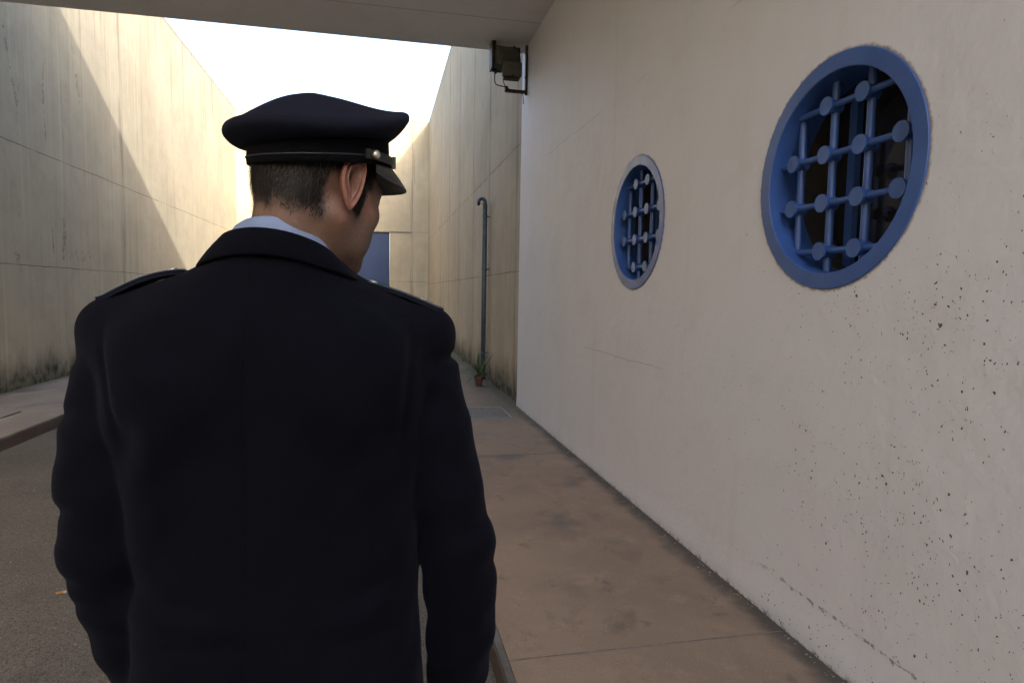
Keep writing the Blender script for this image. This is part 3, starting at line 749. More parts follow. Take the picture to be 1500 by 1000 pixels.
for sg in (1, -1):
    ax = legs[sg][2][0]; B.cap((ax, .945, -.065), (ax+.012*sg, 1.09, -.075), .030, .024, .02)
def hand(wr, sd):
    """relaxed hanging hand; sd=+1 right: palm faces -x, thumb forward"""
    w = np.array(wr); pc = w + [-.002*sd, .012, -.052]
    B.cap(w, w+[0, .004, -.03], .025, .024, .015, (.8, 1.05, 1))
    B.cap(w+[0, -.014, -.030], pc+[0, -.018, -.036], .016, .015, .012, (.85, 1.1, 1)); B.cap(w+[0, .018, -.030], pc+[0, .024, -.036], .016, .0145, .012, (.85, 1.1, 1))
    B.cap(w+[0, 0, -.030], pc+[0, .004, -.038], .017, .015, .012, (.85, 1.1, 1))
    for i, (oy, L) in enumerate([(-.031, .056), (-.0105, .070), (.0105, .078), (.031, .070)]):
        a = pc + [0, oy, -.036]; segs = [.45, .31, .24]; ang = R(14+4*i*0); p = a; r = .0088-.0004*(i==0)
        cur = R(10+6*(3-i)*.6)
        for s_i, sl_ in enumerate(segs):
            q = p + np.array([-sd*math.sin(cur)*L*sl_, (oy*.10)*sl_, -math.cos(cur)*L*sl_]); B.cap(p, q, r, r-.0007, .0022); p = q; r -= .0007; cur += R(22+3*(3-i))
    t0 = w+[-.008*sd, .026, -.036]; t1 = t0+[-.012*sd, .024, -.026]; t2 = t1+[-.008*sd, .008, -.028]; t3 = t2+[-.006*sd, -.001, -.022]
    B.cap(t0, t1, .0135, .0115, .008); B.cap(t1, t2, .0112, .0098, .003); B.cap(t2, t3, .0098, .0085, .003)
hand(armR[-1], 1); hand(armL[-1], -1)
V, Q = nets(B.F, B.xs, B.ys, B.zs); V = relax(V, Q, 2, .5)
L_ = loc(V); s_, f_, u_ = L_.T
sm = lambda x, a, b: np.clip((x-a)/(b-a), 0, 1)**2*(3-2*np.clip((x-a)/(b-a), 0, 1))
def hairmask(s, f, u):
    wv = .004*np.sin(s*95+1)+.003*np.sin(s*210)+.003*np.sin(f*170)
    nape = sm(u+wv, -.100, -.040) * sm(f, -.012, -.028)                  # back and sides behind the ear
    behind = 1 - (sm(np.abs(s), .060, .070)*sm(f, -.050, -.032)*sm(u, .012, -.004))
    top = sm(u, .022, .034)*sm(f, .062, .045)*sm(u, .075, .06)
    side = sm(f, .010, .015)*sm(f, .040, .033)*sm(u, -.046, -.038)*sm(np.abs(s), .045, .055)
    side2 = sm(f, .052, .042)*sm(f, .010, .016)*sm(u, -.002, .012)*sm(np.abs(s), .04, .05)
    return np.clip(np.maximum(np.maximum(nape*behind*sm(u, .075, .06), top), np.maximum(side, side2)), 0, 1)
headz = sm(V[:,2], 1.50, 1.56)
hm = hairmask(s_, f_, u_)*headz
stub = sm(u_, -.030, -.055)*sm(f_, -.005, .025)*sm(u_, -.145, -.115)*headz
stub = np.maximum(stub, .55*sm(u_, -.085, -.060)*(1-sm(f_, -.02, .0))*headz*(1-hm))
blush = .35*sm(s_, .066, .075)*headz + .3*sm(f_, .10, .115)*headz
body = mesh_from(V, Q, 'body', M['skin'], man, dict(hairmask=hm, stubble=stub, blush=blush))
for sg in (1, -1):
    bm = bmesh.new(); bmesh.ops.create_uvsphere(bm, u_segments=20, v_segments=14, radius=.0115*HSC)
    bmesh.ops.translate(bm, verts=bm.verts, vec=Vector(hp(.0315*sg, .0845, .001))); e = obj('eye', bm, M['white'], body, True)
    bm = bmesh.new(); tube(bm, [hp(.0315*sg, .094, .000), hp(.0315*sg, .0964, -.0003)], [.0055, .0045], 16); obj('iris', bm, M['iris'], e)

# ears: polar sheet with helix, antihelix, concha and lobe
def ear(sg):
    nr, na = 26, 64; T = []
    base = hp(.0825*sg, -.010, -.006)
    tilt = R(-6)                         # how far the ear stands off the skull
    Fd = Fv*math.cos(tilt) + Sv*sg*(-math.sin(tilt)); Fd = Fv*math.cos(tilt) - Sv*sg*math.sin(tilt)
    Nd = Sv*sg*math.cos(tilt) + Fv*math.sin(tilt)*1.0
    back = -Fd
    lean = R(-8); Ud = Uv*math.cos(lean) + back*math.sin(-lean)
    bk = back*math.cos(lean) - Uv*math.sin(-lean)
    bm = bmesh.new(); rings = []
    def prof(q, a):
        # q 0..1 centre to rim ; returns height off the plane
        fr = max(0, math.cos(a))                           # 1 towards the face
        low = max(0, -math.sin(a))
        lobe = low**5
        h = 0
        h += -.0150*math.exp(-(q/.36)**2)*(1-.3*lobe)
        h += .0062*math.exp(-((q-.60)/.10)**2)*(1-lobe)*(1-fr**.5)
        h += -.0030*math.exp(-((q-.78)/.07)**2)*(1-lobe)*(1-fr)
        h += .0068*math.exp(-((q-.93)/.075)**2)*(1-.75*lobe)*(1-.5*fr)
        h += .0035*math.exp(-((q-.55)/.12)**2)*fr*(1 if math.sin(a) < .2 else .2)   # tragus
        return h
    def outline(a):
        # a=0 towards face, 90 up, 180 back, 270 down
        c_, s__ = math.cos(a), math.sin(a)
        rx = .0155 if c_ > 0 else .0200
        rx *= (1 + .12*s__) if s__ > 0 else (1-.38*(-s__)**1.6)
        ry = .0335 if s__ > 0 else .0405
        return rx*c_ + (.004 if s__ > 0 else .0)*abs(s__), ry*s__
    qs = list(np.linspace(0.0, 1, nr))
    for q in qs:
        ring_ = []
        for j in range(na):
            a = 2*math.pi*j/na; ox, oy = outline(a); h = prof(q, a)
            qq = q
            p = base - bk*(ox*qq) + Ud*(oy*qq) + Nd*(.010 + h)
            ring_.append(p)
        rings.append(ring_)
    # roll over the rim and return to the skull on the back
    for q, hh in ((1.035, -.0015), (1.045, -.0045), (1.02, -.0075), (.95, -.0095), (.85, -.0105), (.75, -.012), (.66, -.018), (.60, -.028)):
        ring_ = []
        for j in range(na):
            a = 2*math.pi*j/na; ox, oy = outline(a)
            low = max(0, -math.sin(a))**5; t_ = hh*(1-.45*low)
            p = base - bk*(ox*q) + Ud*(oy*q) + Nd*(.010 + prof(.97, a) + t_)
            ring_.append(p)
        rings.append(ring_)
    loft(bm, rings, True); bmesh.ops.recalc_face_normals(bm, faces=bm.faces)
    o = obj('ear', bm, M['skin'], body, True)
    n = len(o.data.vertices); bl = o.data.attributes.new('blush', 'FLOAT', 'POINT')
    vals = []
    for v in range(n): vals.append(.75 if v//na > 16 else .35)
    bl.data.foreach_set('value', vals)
    for k in ('hairmask', 'stubble'): o.data.attributes.new(k, 'FLOAT', 'POINT')
    ss = o.modifiers.new('s', 'SUBSURF'); ss.levels = 1; ss.render_levels = 1
    return o
ear(1); ear(-1)

# hair: short strands over the scalp
sel = np.where((hm > .2) & (V[:,2] > 1.56))[0]
# normals from mesh
N = np.zeros(len(body.data.vertices)*3, f4); body.data.vertices.foreach_get('normal', N); N = N.reshape(-1, 3)
def strands(count, Lr, wr, name, mat):
    pick = rng.choice(sel, count, p=(hm[sel]**1.8)/np.sum(hm[sel]**1.8))
    P0 = V[pick] + rng.normal(0, .0014, (count, 3)); n0 = N[pick]; m0 = hm[pick]
    lo = loc(P0)
    down = -Uv[None,:]*1.0 + rng.normal(0, .13, (count, 3)) - Fv[None,:]*.12
    dirn = down - n0*np.sum(down*n0, 1, keepdims=True); dirn /= np.linalg.norm(dirn, axis=1, keepdims=True)
    Ln = rng.uniform(*Lr, count)*(.2+.8*m0)
    side = np.cross(dirn, n0); side /= np.linalg.norm(side, axis=1, keepdims=True)
    w = rng.uniform(*wr, count)[:,None]
    rows = []
    for u, lift, ww in ((0, -.0004, 1), (.5, .0010, .85), (1, .0014, .15)):
        c = P0 + dirn*(Ln*u)[:,None] + n0*(lift + .0012*u*rng.uniform(0, 1, (count,1)))
        rows.append(c - side*w*ww); rows.append(c + side*w*ww)
    VV = np.stack(rows, 1).reshape(-1, 3)
    b0 = np.arange(count)*6
    QQ = np.concatenate([np.stack([b0, b0+1, b0+3, b0+2], 1), np.stack([b0+2, b0+3, b0+5, b0+4], 1)])
    tone = np.repeat(rng.uniform(0, 1, count), 6)
    hgt = np.repeat(sm(lo[:,2], -.045, .012), 6)
    return VV, QQ, tone, hgt
g = G('greying_dark_hair'); tn = g.attr('tone'); hg = g.attr('upper')
grey = g.op('MULTIPLY', g.ramp(tn, .55, .9), g.op('ADD', .25, g.op('MULTIPLY', hg, .75)))
hc = g.mix(grey, (.011, .009, .0075), (.095, .089, .079))
M['hair'] = g.fin(hc, .6, spec=.2)
VV, QQ, tone, hgt = strands(24000, (.0045, .0095), (.00022, .00042), 'hair', None)
hair = mesh_from(VV, QQ, 'hair', M['hair'], man, dict(tone=tone, upper=hgt))

# ------------------------------------------------------------------ jacket
xs = np.arange(-.50, .245, .0038); ys = np.arange(.76, 1.19, .0038); zs = np.arange(.70, 1.60, .0038)
J = Field(xs, ys, zs)
T = [ # z, cx, rx, yback, yfront
 (.70, -.140, .222, .805, 1.115), (.80, -.140, .217, .812, 1.11), (.90, -.137, .209, .822, 1.10), (1.00, -.138, .203, .832, 1.095), (1.10, -.139, .199, .838, 1.095),
 (1.20, -.145, .202, .834, 1.105), (1.30, -.148, .218, .829, 1.11), (1.38, -.149, .226, .829, 1.095), (1.43, -.149, .222, .834, 1.07), (1.455, -.149, .200, .839, 1.05), (1.475, -.149, .165, .846, 1.03), (1.50, -.146, .118, .854, 1.02), (1.53, -.140, .078, .863, 1.01), (1.56, -.136, .070, .868, 1.0)]
def torso(X, Y, Z):
    z = np.clip(Z, T[0][0], T[-1][0])
    cxx, rx, yb, yf = [interp(z, T, k) for k in (1, 2, 3, 4)]
    cy = (yb+yf)/2; ry = (yf-yb)/2
    n = 2.7
    q = (np.abs((X-cxx)/rx)**n + np.abs((Y-cy)/ry)**n)**(1/n)
    d = (q-1)*np.minimum(rx, ry)*.9
    return np.maximum(d, (Z-1.545)*.6)
J.add(torso, (-.42, .78, .70), (.12, 1.14, 1.545), 0)
J.cap((-.168, .938, 1.490), (-.342, .962, 1.441), .056, .049, .05); J.cap((-.112, .938, 1.490), (.047, .962, 1.429), .056, .048, .05)
J.cap((-.138, .928, 1.46), (-.136, .928, 1.505), .080, .064, .03)
J.ell((-.235, .868, 1.385), (.085, .045, .085), .04); J.ell((-.055, .868, 1.385), (.085, .045, .085), .04)
slR = [(.056, .962, 1.428), (.064, .962, 1.385), (.080, .960, 1.30), (.101, .957, 1.20), (.120, .955, 1.11), (.129, .970, 1.03), (.132, .985, .95), (.130, 1.010, .87), (.126, 1.035, .80)]
rR = [.0500, .0530, .0575, .0585, .0575, .0570, .0545, .0510, .0430]
slL = [(-.344, .962, 1.432), (-.354, .962, 1.385), (-.370, .960, 1.30), (-.373, .955, 1.22), (-.370, .952, 1.13), (-.357, .962, 1.06), (-.352, .99, .98), (-.345, 1.03, .90), (-.318, 1.07, .825)]
rL = [.0510, .0545, .0590, .0600, .0590, .0570, .0540, .0500, .0430]
J.chain(slR, rR, .010); J.chain(slL, rL, .010)
# sleeve heads
J.ell((.073, .955, 1.442), (.036, .044, .032), .03); J.ell((-.356, .955, 1.447), (.034, .044, .034), .03)
def gro(X, Y, Z, A, B_, w, dep, ytest=None):
    """soft groove (dep>0) or ridge (dep<0) along the segment A-B in the x,z plane"""
    dx, dz = B_[0]-A[0], B_[1]-A[1]; L = dx*dx+dz*dz
    t = np.clip(((X-A[0])*dx+(Z-A[1])*dz)/L, 0, 1)
    D = (X-A[0]-dx*t)**2 + (Z-A[1]-dz*t)**2
    return dep*np.exp(-D/(w*w))*np.sin(np.pi*np.clip(t*.86+.07, 0, 1))
folds = [ # silhouettes and drag lines, x,z pairs
 ((.145,1.410),(.085,1.398),.0075,.0090), ((.120,1.345),(.060,1.385),.013,-.004), ((.140,1.31),(.075,1.34),.014,.0035),
 ((.045,1.455),(.030,1.30),.006,.0045),
 ((-.450,1.408),(-.395,1.402),.008,.009), ((-.445,1.318),(-.385,1.335),.009,.0050), ((-.345,1.455),(-.325,1.31),.006,.0040),
 ((-.455,1.192),(-.39,1.205),.010,.0060), ((-.45,1.245),(-.38,1.27),.016,-.003), ((-.45,1.15),(-.375,1.14),.013,-.0032), ((-.45,1.11),(-.38,1.10),.010,.0042), ((-.44,1.06),(-.37,1.07),.010,.0035), ((-.43,1.08),(-.36,1.085),.012,-.002),
 ((.195,1.16),(.11,1.14),.013,.0028), ((.20,1.105),(.11,1.12),.012,-.0025), ((.20,1.07),(.12,1.08),.010,.0030), ((.20,1.03),(.12,1.02),.010,.0025), ((.20,.96),(.12,.965),.013,.0025), ((.20,1.225),(.11,1.21),.016,.0022),
 ((-.30,1.35),(-.335,1.24),.020,.0050), ((-.26,1.38),(-.315,1.20),.022,-.0035), ((-.22,1.33),(-.27,1.12),.024,.0045), ((.0,1.36),(.035,1.22),.020,.0045), ((-.05,1.38),(.0,1.18),.024,-.0035), ((-.09,1.33),(-.03,1.10),.022,.0040),
 ((-.31,1.46),(-.21,1.40),.018,.0028), ((-.33,1.43),(-.24,1.36),.018,-.0025),
 ((-.34,1.10),(-.20,1.085),.014,.0040), ((-.34,1.065),(-.18,1.06),.015,-.0035), ((-.33,1.03),(-.17,1.035),.013,.0035), ((.05,1.10),(-.08,1.08),.014,.0035), ((.05,1.065),(-.09,1.05),.015,-.003), ((.05,1.02),(-.07,1.025),.013,.003),
 ((-.162,1.54),(-.172,1.10),.0022,.0016), ((-.172,1.06),(-.182,.74),.0028,.0045)]
for A, B_, w, dep in folds:
    m = 4*w; lo = (min(A[0],B_[0])-m, .70, min(A[1],B_[1])-m); hi = (max(A[0],B_[0])+m, 1.02 if abs((A[0]+B_[0])/2+.14) < .2 else 1.2, max(A[1],B_[1])+m)
    if abs((A[0]+B_[0])/2+.14) < .2: J.disp(lambda X, Y, Z: gro(X, Y, Z, A, B_, w, dep)*np.clip((.98-Y)/.06, 0, 1), lo, hi)
    else: J.disp(lambda X, Y, Z: gro(X, Y, Z, A, B_, w, dep)+0*Y, lo, hi)
# faint irregularity of cloth
J.disp(lambda X, Y, Z: .0011*np.sin(X*41+Z*17)*np.sin(Z*33+Y*20)+.0007*np.sin(X*83-Z*61+Y*30), (-1,-1,-1), (2,2,2))
# narrow gap between right arm and side
J.disp(lambda X, Y, Z: .0030*np.exp(-((X-(.0575+(1.137-Z)*.045))/.0035)**2)*np.clip((1.130-Z)/.04, 0, 1)*np.clip((1.04-Y)/.03, 0, 1), (.03, .7, .73), (.10, 1.1, 1.16))
# hem, cuffs, neck opening
keep = (J.xs < -.12)[:,None,None] | (J.xs > -.12)[:,None,None]
hx = np.abs(J.xs+.14) < .225
J.F[hx] = np.maximum(J.F[hx], (.775 - J.zs)[None,None,:]) if False else J.F[hx]
J.disp(lambda X, Y, Z: np.where(torso(X, Y, Z) < .012, np.maximum(.775-Z, 0)*2 + np.where(Z < .775, .03, 0), 0), (-.37, .78, .69), (.075, 1.14, .78))
J.sub(lambda X, Y, Z: np.maximum(torso(X, Y, Z)+.006, Z-.83), (-.40, .80, .73), (.10, 1.12, .83), .004)
for a in (slR, slL):
    A, D = np.array(a[-1]), np.array(a[-1])-np.array(a[-2]); D = D/np.linalg.norm(D)
    J.sub(lambda X, Y, Z: np.maximum(np.sqrt((X-A[0])**2+(Y-A[1])**2+(Z-A[2])**2)-.075, -((X-A[0])*D[0]+(Y-A[1])*D[1]+(Z-A[2])*D[2])-.0), A-.08, A+.08, .003)
    J.sub(lambda X, Y, Z: np.maximum(np.sqrt((X-A[0])**2+(Y-A[1])**2+(Z-A[2])**2)-.036, -((X-A[0])*D[0]+(Y-A[1])*D[1]+(Z-A[2])*D[2])-.02), A-.06, A+.06, .003)
J.F[:, :, 0] = 1
V, Q = nets(J.F, J.xs, J.ys, J.zs); V = relax(V, Q, 4, .5)
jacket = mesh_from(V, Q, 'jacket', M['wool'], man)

# collars: bands round the neck
def band_ring(cx, cy, rx, ry, zf, n=72, a0=-180, a1=180):
    out = []
    for i in range(n+1):
        a = R(a0+(a1-a0)*i/n); out.append(Vector((cx+rx*math.sin(a), cy-ry*math.cos(a), zf(a))))
    return out
def zt(a): return 1.577 - .028*(1-math.cos(a)) - .008*math.sin(a)
def collar(name, mat, rings, parent):
    bm = bmesh.new(); loft(bm, rings, close=False, cyc=True); bmesh.ops.recalc_face_normals(bm, faces=bm.faces)
    return obj(name, bm, mat, parent, True)
A0, A1 = -172, 172; cx0, cy0 = -.1355, .930
def cr(dr, dz, k=0, tilt=0): return band_ring(cx0, cy0, .0765+dr*1.25, .077+dr*1.2, lambda a: zt(a)+dz-k*abs(math.sin(a))*.01, 72, A0, A1)
# the collar's fall is shaped to lie on the jacket just below it
ang_v = np.degrees(np.arctan2(V[:,0]-cx0, -(V[:,1]-cy0))); rad_v = np.hypot(V[:,0]-cx0, V[:,1]-cy0); nC = 72
rs = []
for i in range(nC+1):
    a = A0+(A1-A0)*i/nC; zs_ = zt(R(a))-.0305
    m = (np.abs((ang_v-a+180) % 360-180) < 5) & (np.abs(V[:,2]-zs_) < .006) & (rad_v < .2)
    rs.append(min(.106, max(.079, float(rad_v[m].max()))) if m.any() else .085)
rs = np.convolve(np.pad(rs, 4, mode='edge'), np.ones(9)/9, mode='valid')
def cl(r_fn, dz):
    out = []
    for i in range(nC+1):
        a = R(A0+(A1-A0)*i/nC); r_ = r_fn(rs[i]); out.append(Vector((cx0+r_*math.sin(a), cy0-r_*math.cos(a), zt(a)+dz)))
    return out
collar('jacket_collar', M['wool2'], [cl(lambda q: .0715, -.002), cl(lambda q: .0750, .0012), cl(lambda q: .0785, .0004)] + [cl(lambda q, t=t: .0785+(q+.0042-.0785)*t**.9+.0018*math.sin(math.pi*t), -.0305*t) for t in (.12, .3, .5, .7, .88, 1)] + [cl(lambda q: q+.0040, -.0325), cl(lambda q: q+.0020, -.0338), cl(lambda q: q-.006, -.0325), cl(lambda q: .066, -.03)], jacket)
def sh(dr, dz): return band_ring(-.130, .932, .0655+dr, .065+dr, lambda a: 1.5925 - .035*(1-math.cos(a)) - .006*math.sin(a)+dz, 72, -180, 180)
collar('shirt_collar', M['shirt'], [sh(-.001, .0), sh(.0015, .0022), sh(.004, .0005), sh(.0075, -.012), sh(.011, -.034), sh(.006, -.05), sh(-.003, -.04)], man)
# lapels, front placket buttons and tie on the chest
for sg in (1, -1):
    bm = bmesh.new(); q = [(.072, 1.045, 1.47), (.125, 1.075, 1.42), (.105, 1.095, 1.40), (.098, 1.10, 1.36), (.012, 1.124, 1.17), (.02, 1.105, 1.40)]
    vs = [bm.verts.new((-.145+sg*a, b_, c)) for a, b_, c in q]; bm.faces.new(vs if sg > 0 else vs[::-1])
    o = obj('lapel', bm, M['wool'], jacket); s = o.modifiers.new('s', 'SOLIDIFY'); s.thickness = .006; s.offset = 0
for z in (1.13, 1.03, .93):
    bm = bmesh.new(); tube(bm, [(-.145, 1.095, z), (-.145, 1.118, z)], [.011, .009], 18); obj('button', bm, M['silver'], jacket, True)
bm = bmesh.new(); loft(bm, [[(-.145-w, 1.07+dy-.01, z), (-.145, 1.085+dy, z), (-.145+w, 1.07+dy-.01, z), (-.145, 1.06+dy-.02, z)] for z, w, dy in ((1.52, .012, -.05), (1.50, .018, -.045), (1.47, .013, -.03), (1.38, .02, .02), (1.2, .03, .03))], True, True, True)
obj('tie', bm, M['band'], man)

# epaulettes: stiff straps with pale piping, silver button and star
def epaulette(sg, inner, outer, hump):
    I, O = np.array(inner), np.array(outer); D = O-I; L = np.linalg.norm(D); D /= L
    W = np.array([0, 1, .0]); Nn = np.cross(D, W); Nn = Nn if Nn[2] > 0 else -Nn
    n = 26; top, rim = [], []
    def wid(u): return (.020+.006*u) * (math.sin(math.pi*min(1, (u+.04)/.16*.5)) if u < .12 else 1)
    def h(u): return hump*math.sin(math.pi*min(1, u/.9))**.8*(1-.45*u) + .004
    bm = bmesh.new(); rr = []
    for i in range(n+1):
        u = i/n; c = I + D*L*u + Nn*h(u); w = wid(u)
        rr.append([c-W*w-Nn*.0055, c-W*w+Nn*.0012, c+Nn*.0030, c+W*w+Nn*.0012, c+W*w-Nn*.0055])
    loft(bm, rr, True, True, True); bmesh.ops.recalc_face_normals(bm, faces=bm.faces)
    e = obj('epaulette', bm, M['cap'], jacket)
    bm = bmesh.new()
    pts = [I + D*L*(i/n) + Nn*(h(i/n)+.001) - W*(wid(i/n)+.0005) for i in range(n, -1, -1)] + [I + D*L*(i/n) + Nn*(h(i/n)+.001) + W*(wid(i/n)+.0005) for i in range(n+1)]
    tube(bm, pts, .0008, 8); obj('epaulette_piping', bm, M['pipe_b'], jacket, True)
    bm = bmesh.new(); c = I + D*L*.14 + Nn*(h(.14)+.002); tube(bm, [c, c+Nn*.002, c+Nn*.003], [.007, .006, .003], 18); obj('epaulette_button', bm, M['silver'], jacket, True)
    bm = bmesh.new(); c = I + D*L*(.78 if sg > 0 else .5) + Nn*(h(.78 if sg > 0 else .5)+.003)
    P5 = []
    for k in range(10):
        r_ = .011 if k % 2 == 0 else .0048; a = 2*math.pi*k/10; P5.append(c + D*math.cos(a)*r_ + W*math.sin(a)*r_)
    loft(bm, [P5, [p+Nn*.002 for p in P5]], True, True, True); bmesh.ops.recalc_face_normals(bm, faces=bm.faces); obj('rank_star', bm, M['silver'], jacket)
epaulette(1, (-.028, .950, 1.511), (.092, .955, 1.471), .004)
epaulette(-1, (-.262, .950, 1.520), (-.368, .955, 1.481), .009)

# ------------------------------------------------------------------ trousers and shoes
xs = np.arange(-.42, .14, .008); ys = np.arange(.78, 1.2, .008); zs = np.arange(-.12, .99, .011)
Tn = Field(xs, ys, zs)
Tn.cap((-.20, .962, .90), (-.08, .962, .90), .118, .118, .04)
for l in legs.values(): Tn.chain(l, [.108, .084, .082], .03)
Tn.F = np.maximum(Tn.F, np.maximum((-.075 - Tn.zs)[None,None,:], (Tn.zs-.965)[None,None,:]))
Tn.disp(lambda X, Y, Z: .004*np.sin(Z*48+X*20)*np.clip((.2-Z)/.2, 0, 1)+.002*np.sin(Z*30-Y*25), (-1,-1,-1), (2,2,2))
for l in legs.values():
    ax, ay = l[2][0], l[2][1]; Tn.sub(lambda X, Y, Z: np.maximum(np.sqrt((X-ax)**2+(Y-ay)**2)-.070, Z+.03), (ax-.1, ay-.1, -.12), (ax+.1, ay+.1, -.02), .005)
V, Q = nets(Tn.F, Tn.xs, Tn.ys, Tn.zs); V = relax(V, Q, 3, .5); mesh_from(V, Q, 'trousers', M['trouser'], man)
for sg in (1, -1):
    ax = legs[sg][2][0]
    xs = np.arange(ax-.08, ax+.09, .004); ys = np.arange(.86, 1.20, .004); zs = np.arange(SOLE-.008, .03, .004)
    S_ = Field(xs, ys, zs)
    S_.cap((ax, .915, -.085), (ax+.004*sg, 1.00, -.082), .036, .044, .02); S_.cap((ax+.004*sg, 1.0, -.082), (ax+.016*sg, 1.125, -.088), .044, .034, .03, (1, 1, .85))
    S_.cap((ax, .94, -.07), (ax, .95, -.02), .038, .040, .02)
    S_.F = np.maximum(S_.F, (SOLE+.024 - S_.zs)[None,None,:]); V, Q = nets(S_.F, S_.xs, S_.ys, S_.zs); V = relax(V, Q, 2, .5)
    so = mesh_from(V, Q, 'shoe', M['patent'], man)
    bm = bmesh.new(); ol = []
    for k in range(40):
        a = 2*math.pi*k/40; yy = 1.02+.145*math.cos(a); w = .036+.012*math.sin(math.pi*(yy-.87)/.3*.9); ol.append((ax+.008*sg+w*math.sin(a)*1.0, yy, SOLE+.001))
    loft(bm, [ol, [(x, y, z+.024) for x, y, z in ol]], True, True, True); bmesh.ops.recalc_face_normals(bm, faces=bm.faces); obj('sole', bm, M['band'], so)

# ------------------------------------------------------------------ peaked cap (frame looks the same way as the head)
CY = R(45); cf = np.array([math.sin(CY), math.cos(CY)]); cs = np.array([math.cos(CY), -math.sin(CY)])
CO = np.array([-.081, .930]); KC = .93
def cpt(r_f, r_s, a, z):       # a=0 forward, positive towards his right
    xy = CO + KC*(cf*r_f*math.cos(a) + cs*r_s*math.sin(a)); return Vector((xy[0], xy[1], z))
def plane(p, z0, gx, gy): return z0 + gx*(p[0]-CO[0]) + gy*(p[1]-CO[1])
def setz(p, z): return Vector((p[0], p[1], z))
BT = lambda p: plane(p, 1.7015, .125, .10)     # top of band
BB = lambda p: plane(p, 1.6735, .060, .13)     # bottom of band
RM = lambda p: plane(p, 1.7290, .165, .19)     # crown rim
n = 96; AN = [2*math.pi*k/n for k in range(n)]
def sad(a): return .0095*math.cos(2*a)
def oval(rf, rs, zfun, add=0): 
    out = []
    for a in AN: p = cpt(rf, rs, a, 0); out.append(setz(p, zfun(p)+add+(sad(a) if zfun is RM else 0)))
    return out
bm = bmesh.new(); rr = []
rr.append(oval(.1055, .0955, BT, -.004))
def under(t, bulge):   # between band top and rim
    out = []
    for a in AN:
        p0 = cpt(.1055, .0955, a, 0); p1 = cpt(.133, .1235, a, 0); p = p0.lerp(p1, t)
        out.append(setz(p, BT(p0)*(1-t)+(RM(p1)+sad(a)-.0105)*t + bulge))
    return out
for t in (.0, .2, .4, .6, .8, .93): rr.append(under(t, -.0035*math.sin(math.pi*t)))
for q_, h_ in ((.1343,-.0085),(.1362,-.0060),(.1373,-.0030),(.1375,.0),(.1368,.0028),(.1352,.0050),(.1338,.0056),(.1330,.0050),(.1318,.0066)): rr.append(oval(q_, q_-.0095, RM, h_))
for k in range(1, 17):
    q = 1-k/17*.999; out = []
    for a in AN:
        p = cpt(.1318*q, .1223*q, a, 0); ff = max(0, 1-q*q)
        dome = .036*ff**1.35*(1 + .75*math.cos(a+R(135))*q) + .0012*math.sin(3*a+1)*q*ff*4 + .001*math.sin(5*a)*q*(1-q)*3
        pr = cpt(.1318, .1223, a, 0)
        out.append(setz(p, RM(p) + sad(a)*q*q + .0066 + dome))
    rr.append(out)
loft(bm, rr, True, False, True); bmesh.ops.recalc_face_normals(bm, faces=bm.faces)
cap_ = obj('peaked_cap', bm, M['cap'], man, True)
bm = bmesh.new()
loft(bm, [oval(.1000, .0900, BB, .02), oval(.1020, .0920, BB, .001), oval(.1040, .0940, BB, .0), oval(.1062, .0962, BB, .0012), oval(.1068, .0968, BB, .008), oval(.1066, .0966, BT, -.010), oval(.1060, .0960, BT, .001), oval(.1045, .0945, BT, .003), oval(.1000, .0900, BT, .002)], True)
bmesh.ops.recalc_face_normals(bm, faces=bm.faces); obj('cap_band', bm, M['band'], cap_, True)
bm = bmesh.new(); pts = []
for a in AN:
    p = cpt(.1074, .0974, a, 0); pts.append(setz(p, BB(p)+.0105))
tube(bm, pts+[pts[0]], .0011, 8); obj('band_piping', bm, M['pipe_c'], cap_, True)
# visor
bm = bmesh.new(); top, bot = [], []; na = 48
for j in range(9):
    t = j/8; ra, rb = [], []
    for i in range(na+1):
        s = -1+2*i/na; a = R(78)*s
        ext = .034*(max(0, 1-abs(s)**2.2))**.55
        p0 = cpt(.1065, .0965, a, 0); p1 = cpt(.1065+ext, .0965+ext*.85, a, 0)
        p = p0.lerp(p1, t); base = BB(p0)+.001
        z = base - .039*t*(ext/.034)*(1-.12*t) - .012*(s*s)*t*0 - .010*abs(s)**2*(t)
        z += .003*math.sin(math.pi*t)
        ra.append(setz(p, z)); rb.append(setz(p, z-.0026))
    top.append(ra); bot.append(rb)
loft(bm, top + bot[::-1], close=False, cyc=True); bmesh.ops.recalc_face_normals(bm, faces=bm.faces); obj('visor', bm, M['patent'], cap_, True)
# chin strap over the visor root, buttons
bm = bmesh.new(); rr = []
for i in range(49):
    a = R(-92+184*i/48); off = .0035; p = cpt(.1085, .0985, a, 0); q = cpt(.1085+off, .0985+off, a, 0); z = BB(p)+.0125-.011*max(0, math.cos(a))
    rr.append([setz(p, z-.0060), setz(q, z-.0062), setz(q, z+.0060), setz(p, z+.0062)])
loft(bm, rr, True, True, True); bmesh.ops.recalc_face_normals(bm, faces=bm.faces); obj('chin_strap', bm, M['leather'], cap_)
bm = bmesh.new(); rr = []
for i in range(7):
    a = R(38+9*i/6); p = cpt(.1115, .1015, a, 0); q = cpt(.117, .107, a, 0); z = BB(p)+.0050
    rr.append([setz(p, z-.0085), setz(q, z-.008), setz(q, z+.008), setz(p, z+.0085)])
loft(bm, rr, True, True, True); bmesh.ops.recalc_face_normals(bm, faces=bm.faces); obj('strap_slide', bm, M['leather'], cap_)
for sg in (1, -1):
    a = R(84)*sg; p = cpt(.1125, .1025, a, 0); q = cpt(.1185, .1085, a, 0); p = setz(p, BB(p)+.0115); q = setz(q, p.z)
    bm = bmesh.new(); tube(bm, [p, p.lerp(q, .5), q, p.lerp(q, 1.25)], [.0060, .0062, .0050, .0016], 20); obj('cap_button', bm, M['silver'], cap_, True)
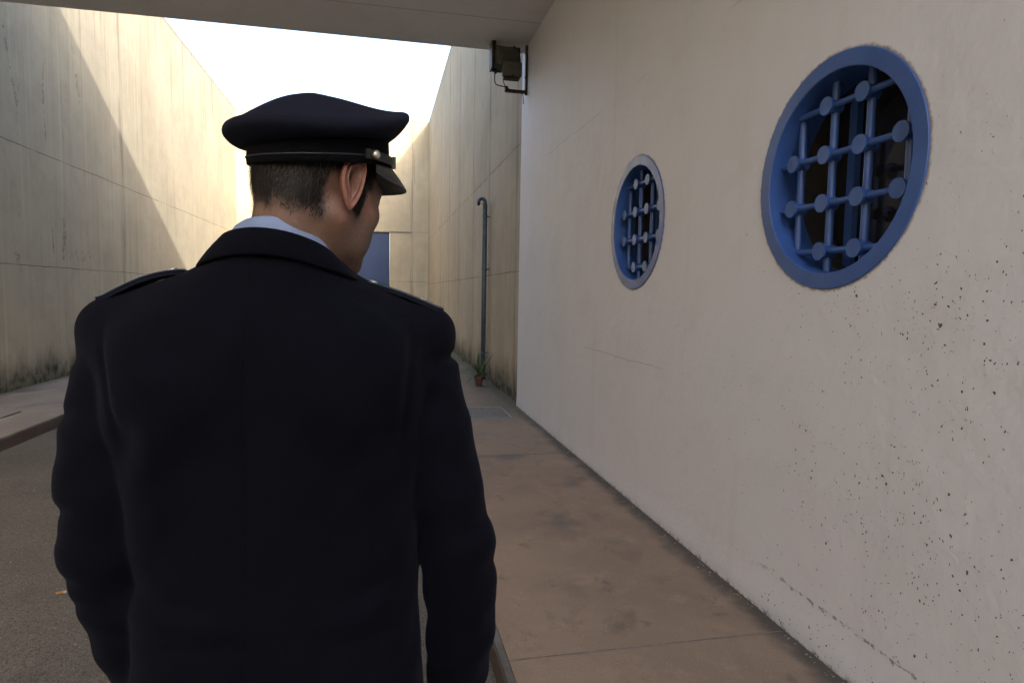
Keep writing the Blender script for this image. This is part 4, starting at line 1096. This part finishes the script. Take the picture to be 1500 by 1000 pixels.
# round badge on the front of the crown (faces away from the camera)
p = cpt(.1085, .0985, 0, 0); bm = bmesh.new(); c0 = setz(p, BT(p)-.004); d3 = Vector((cf[0], cf[1], .25)); tube(bm, [c0, c0+d3*.006, c0+d3*.009], [.017, .016, .010], 24); obj('cap_badge', bm, M['silver'], cap_, True)

# ------------------------------------------------------------------ camera
sc = bpy.context.scene
F, yaw, pitch, roll = .9152, .2098, -.0762, .0169
f = Vector((math.sin(yaw)*math.cos(pitch), math.cos(yaw)*math.cos(pitch), math.sin(pitch)))
r0 = Vector((math.cos(yaw), -math.sin(yaw), 0)); u0 = r0.cross(f)
r = r0*math.cos(roll)+u0*math.sin(roll); u = -r0*math.sin(roll)+u0*math.cos(roll)
cam = bpy.data.cameras.new('camera'); cam.sensor_width = 36; cam.lens = 36*F*1000/1500; cam.clip_start = .05; cam.clip_end = 2000
co = bpy.data.objects.new('camera', cam); C.objects.link(co)
co.matrix_world = Matrix(((r.x, u.x, -f.x, 0), (r.y, u.y, -f.y, 0), (r.z, u.z, -f.z, 1.5), (0, 0, 0, 1)))
sc.camera = co

# ------------------------------------------------------------------ light
d = Vector((-.75, 1.64, -1.0)).normalized()
sun = bpy.data.lights.new('sun', 'SUN'); sun.energy = 1.15; sun.angle = R(.8); sun.color = (1, .95, .88)
so = bpy.data.objects.new('sun', sun); C.objects.link(so); so.rotation_mode = 'QUATERNION'; so.rotation_quaternion = d.to_track_quat('-Z', 'Y')
w = bpy.data.worlds.new('World'); sc.world = w; w.use_nodes = True
nt = w.node_tree; bg = nt.nodes['Background']; sky = nt.nodes.new('ShaderNodeTexSky'); sky.sky_type = 'NISHITA'; sky.sun_disc = False
sky.sun_elevation = math.asin(-d.z); sky.sun_rotation = math.atan2(-d.x, -d.y); sky.dust_density = 4; sky.air_density = 1; sky.ozone_density = 1
nt.links.new(sky.outputs[0], bg.inputs[0]); bg.inputs[1].default_value = .15
sc.view_settings.view_transform = 'Standard'; sc.view_settings.look = 'None'; sc.view_settings.exposure = 2.36; sc.view_settings.gamma = 1
sc.cycles.use_adaptive_sampling = True; sc.cycles.adaptive_threshold = .02; sc.cycles.max_bounces = 5; sc.cycles.diffuse_bounces = 3; sc.cycles.glossy_bounces = 3
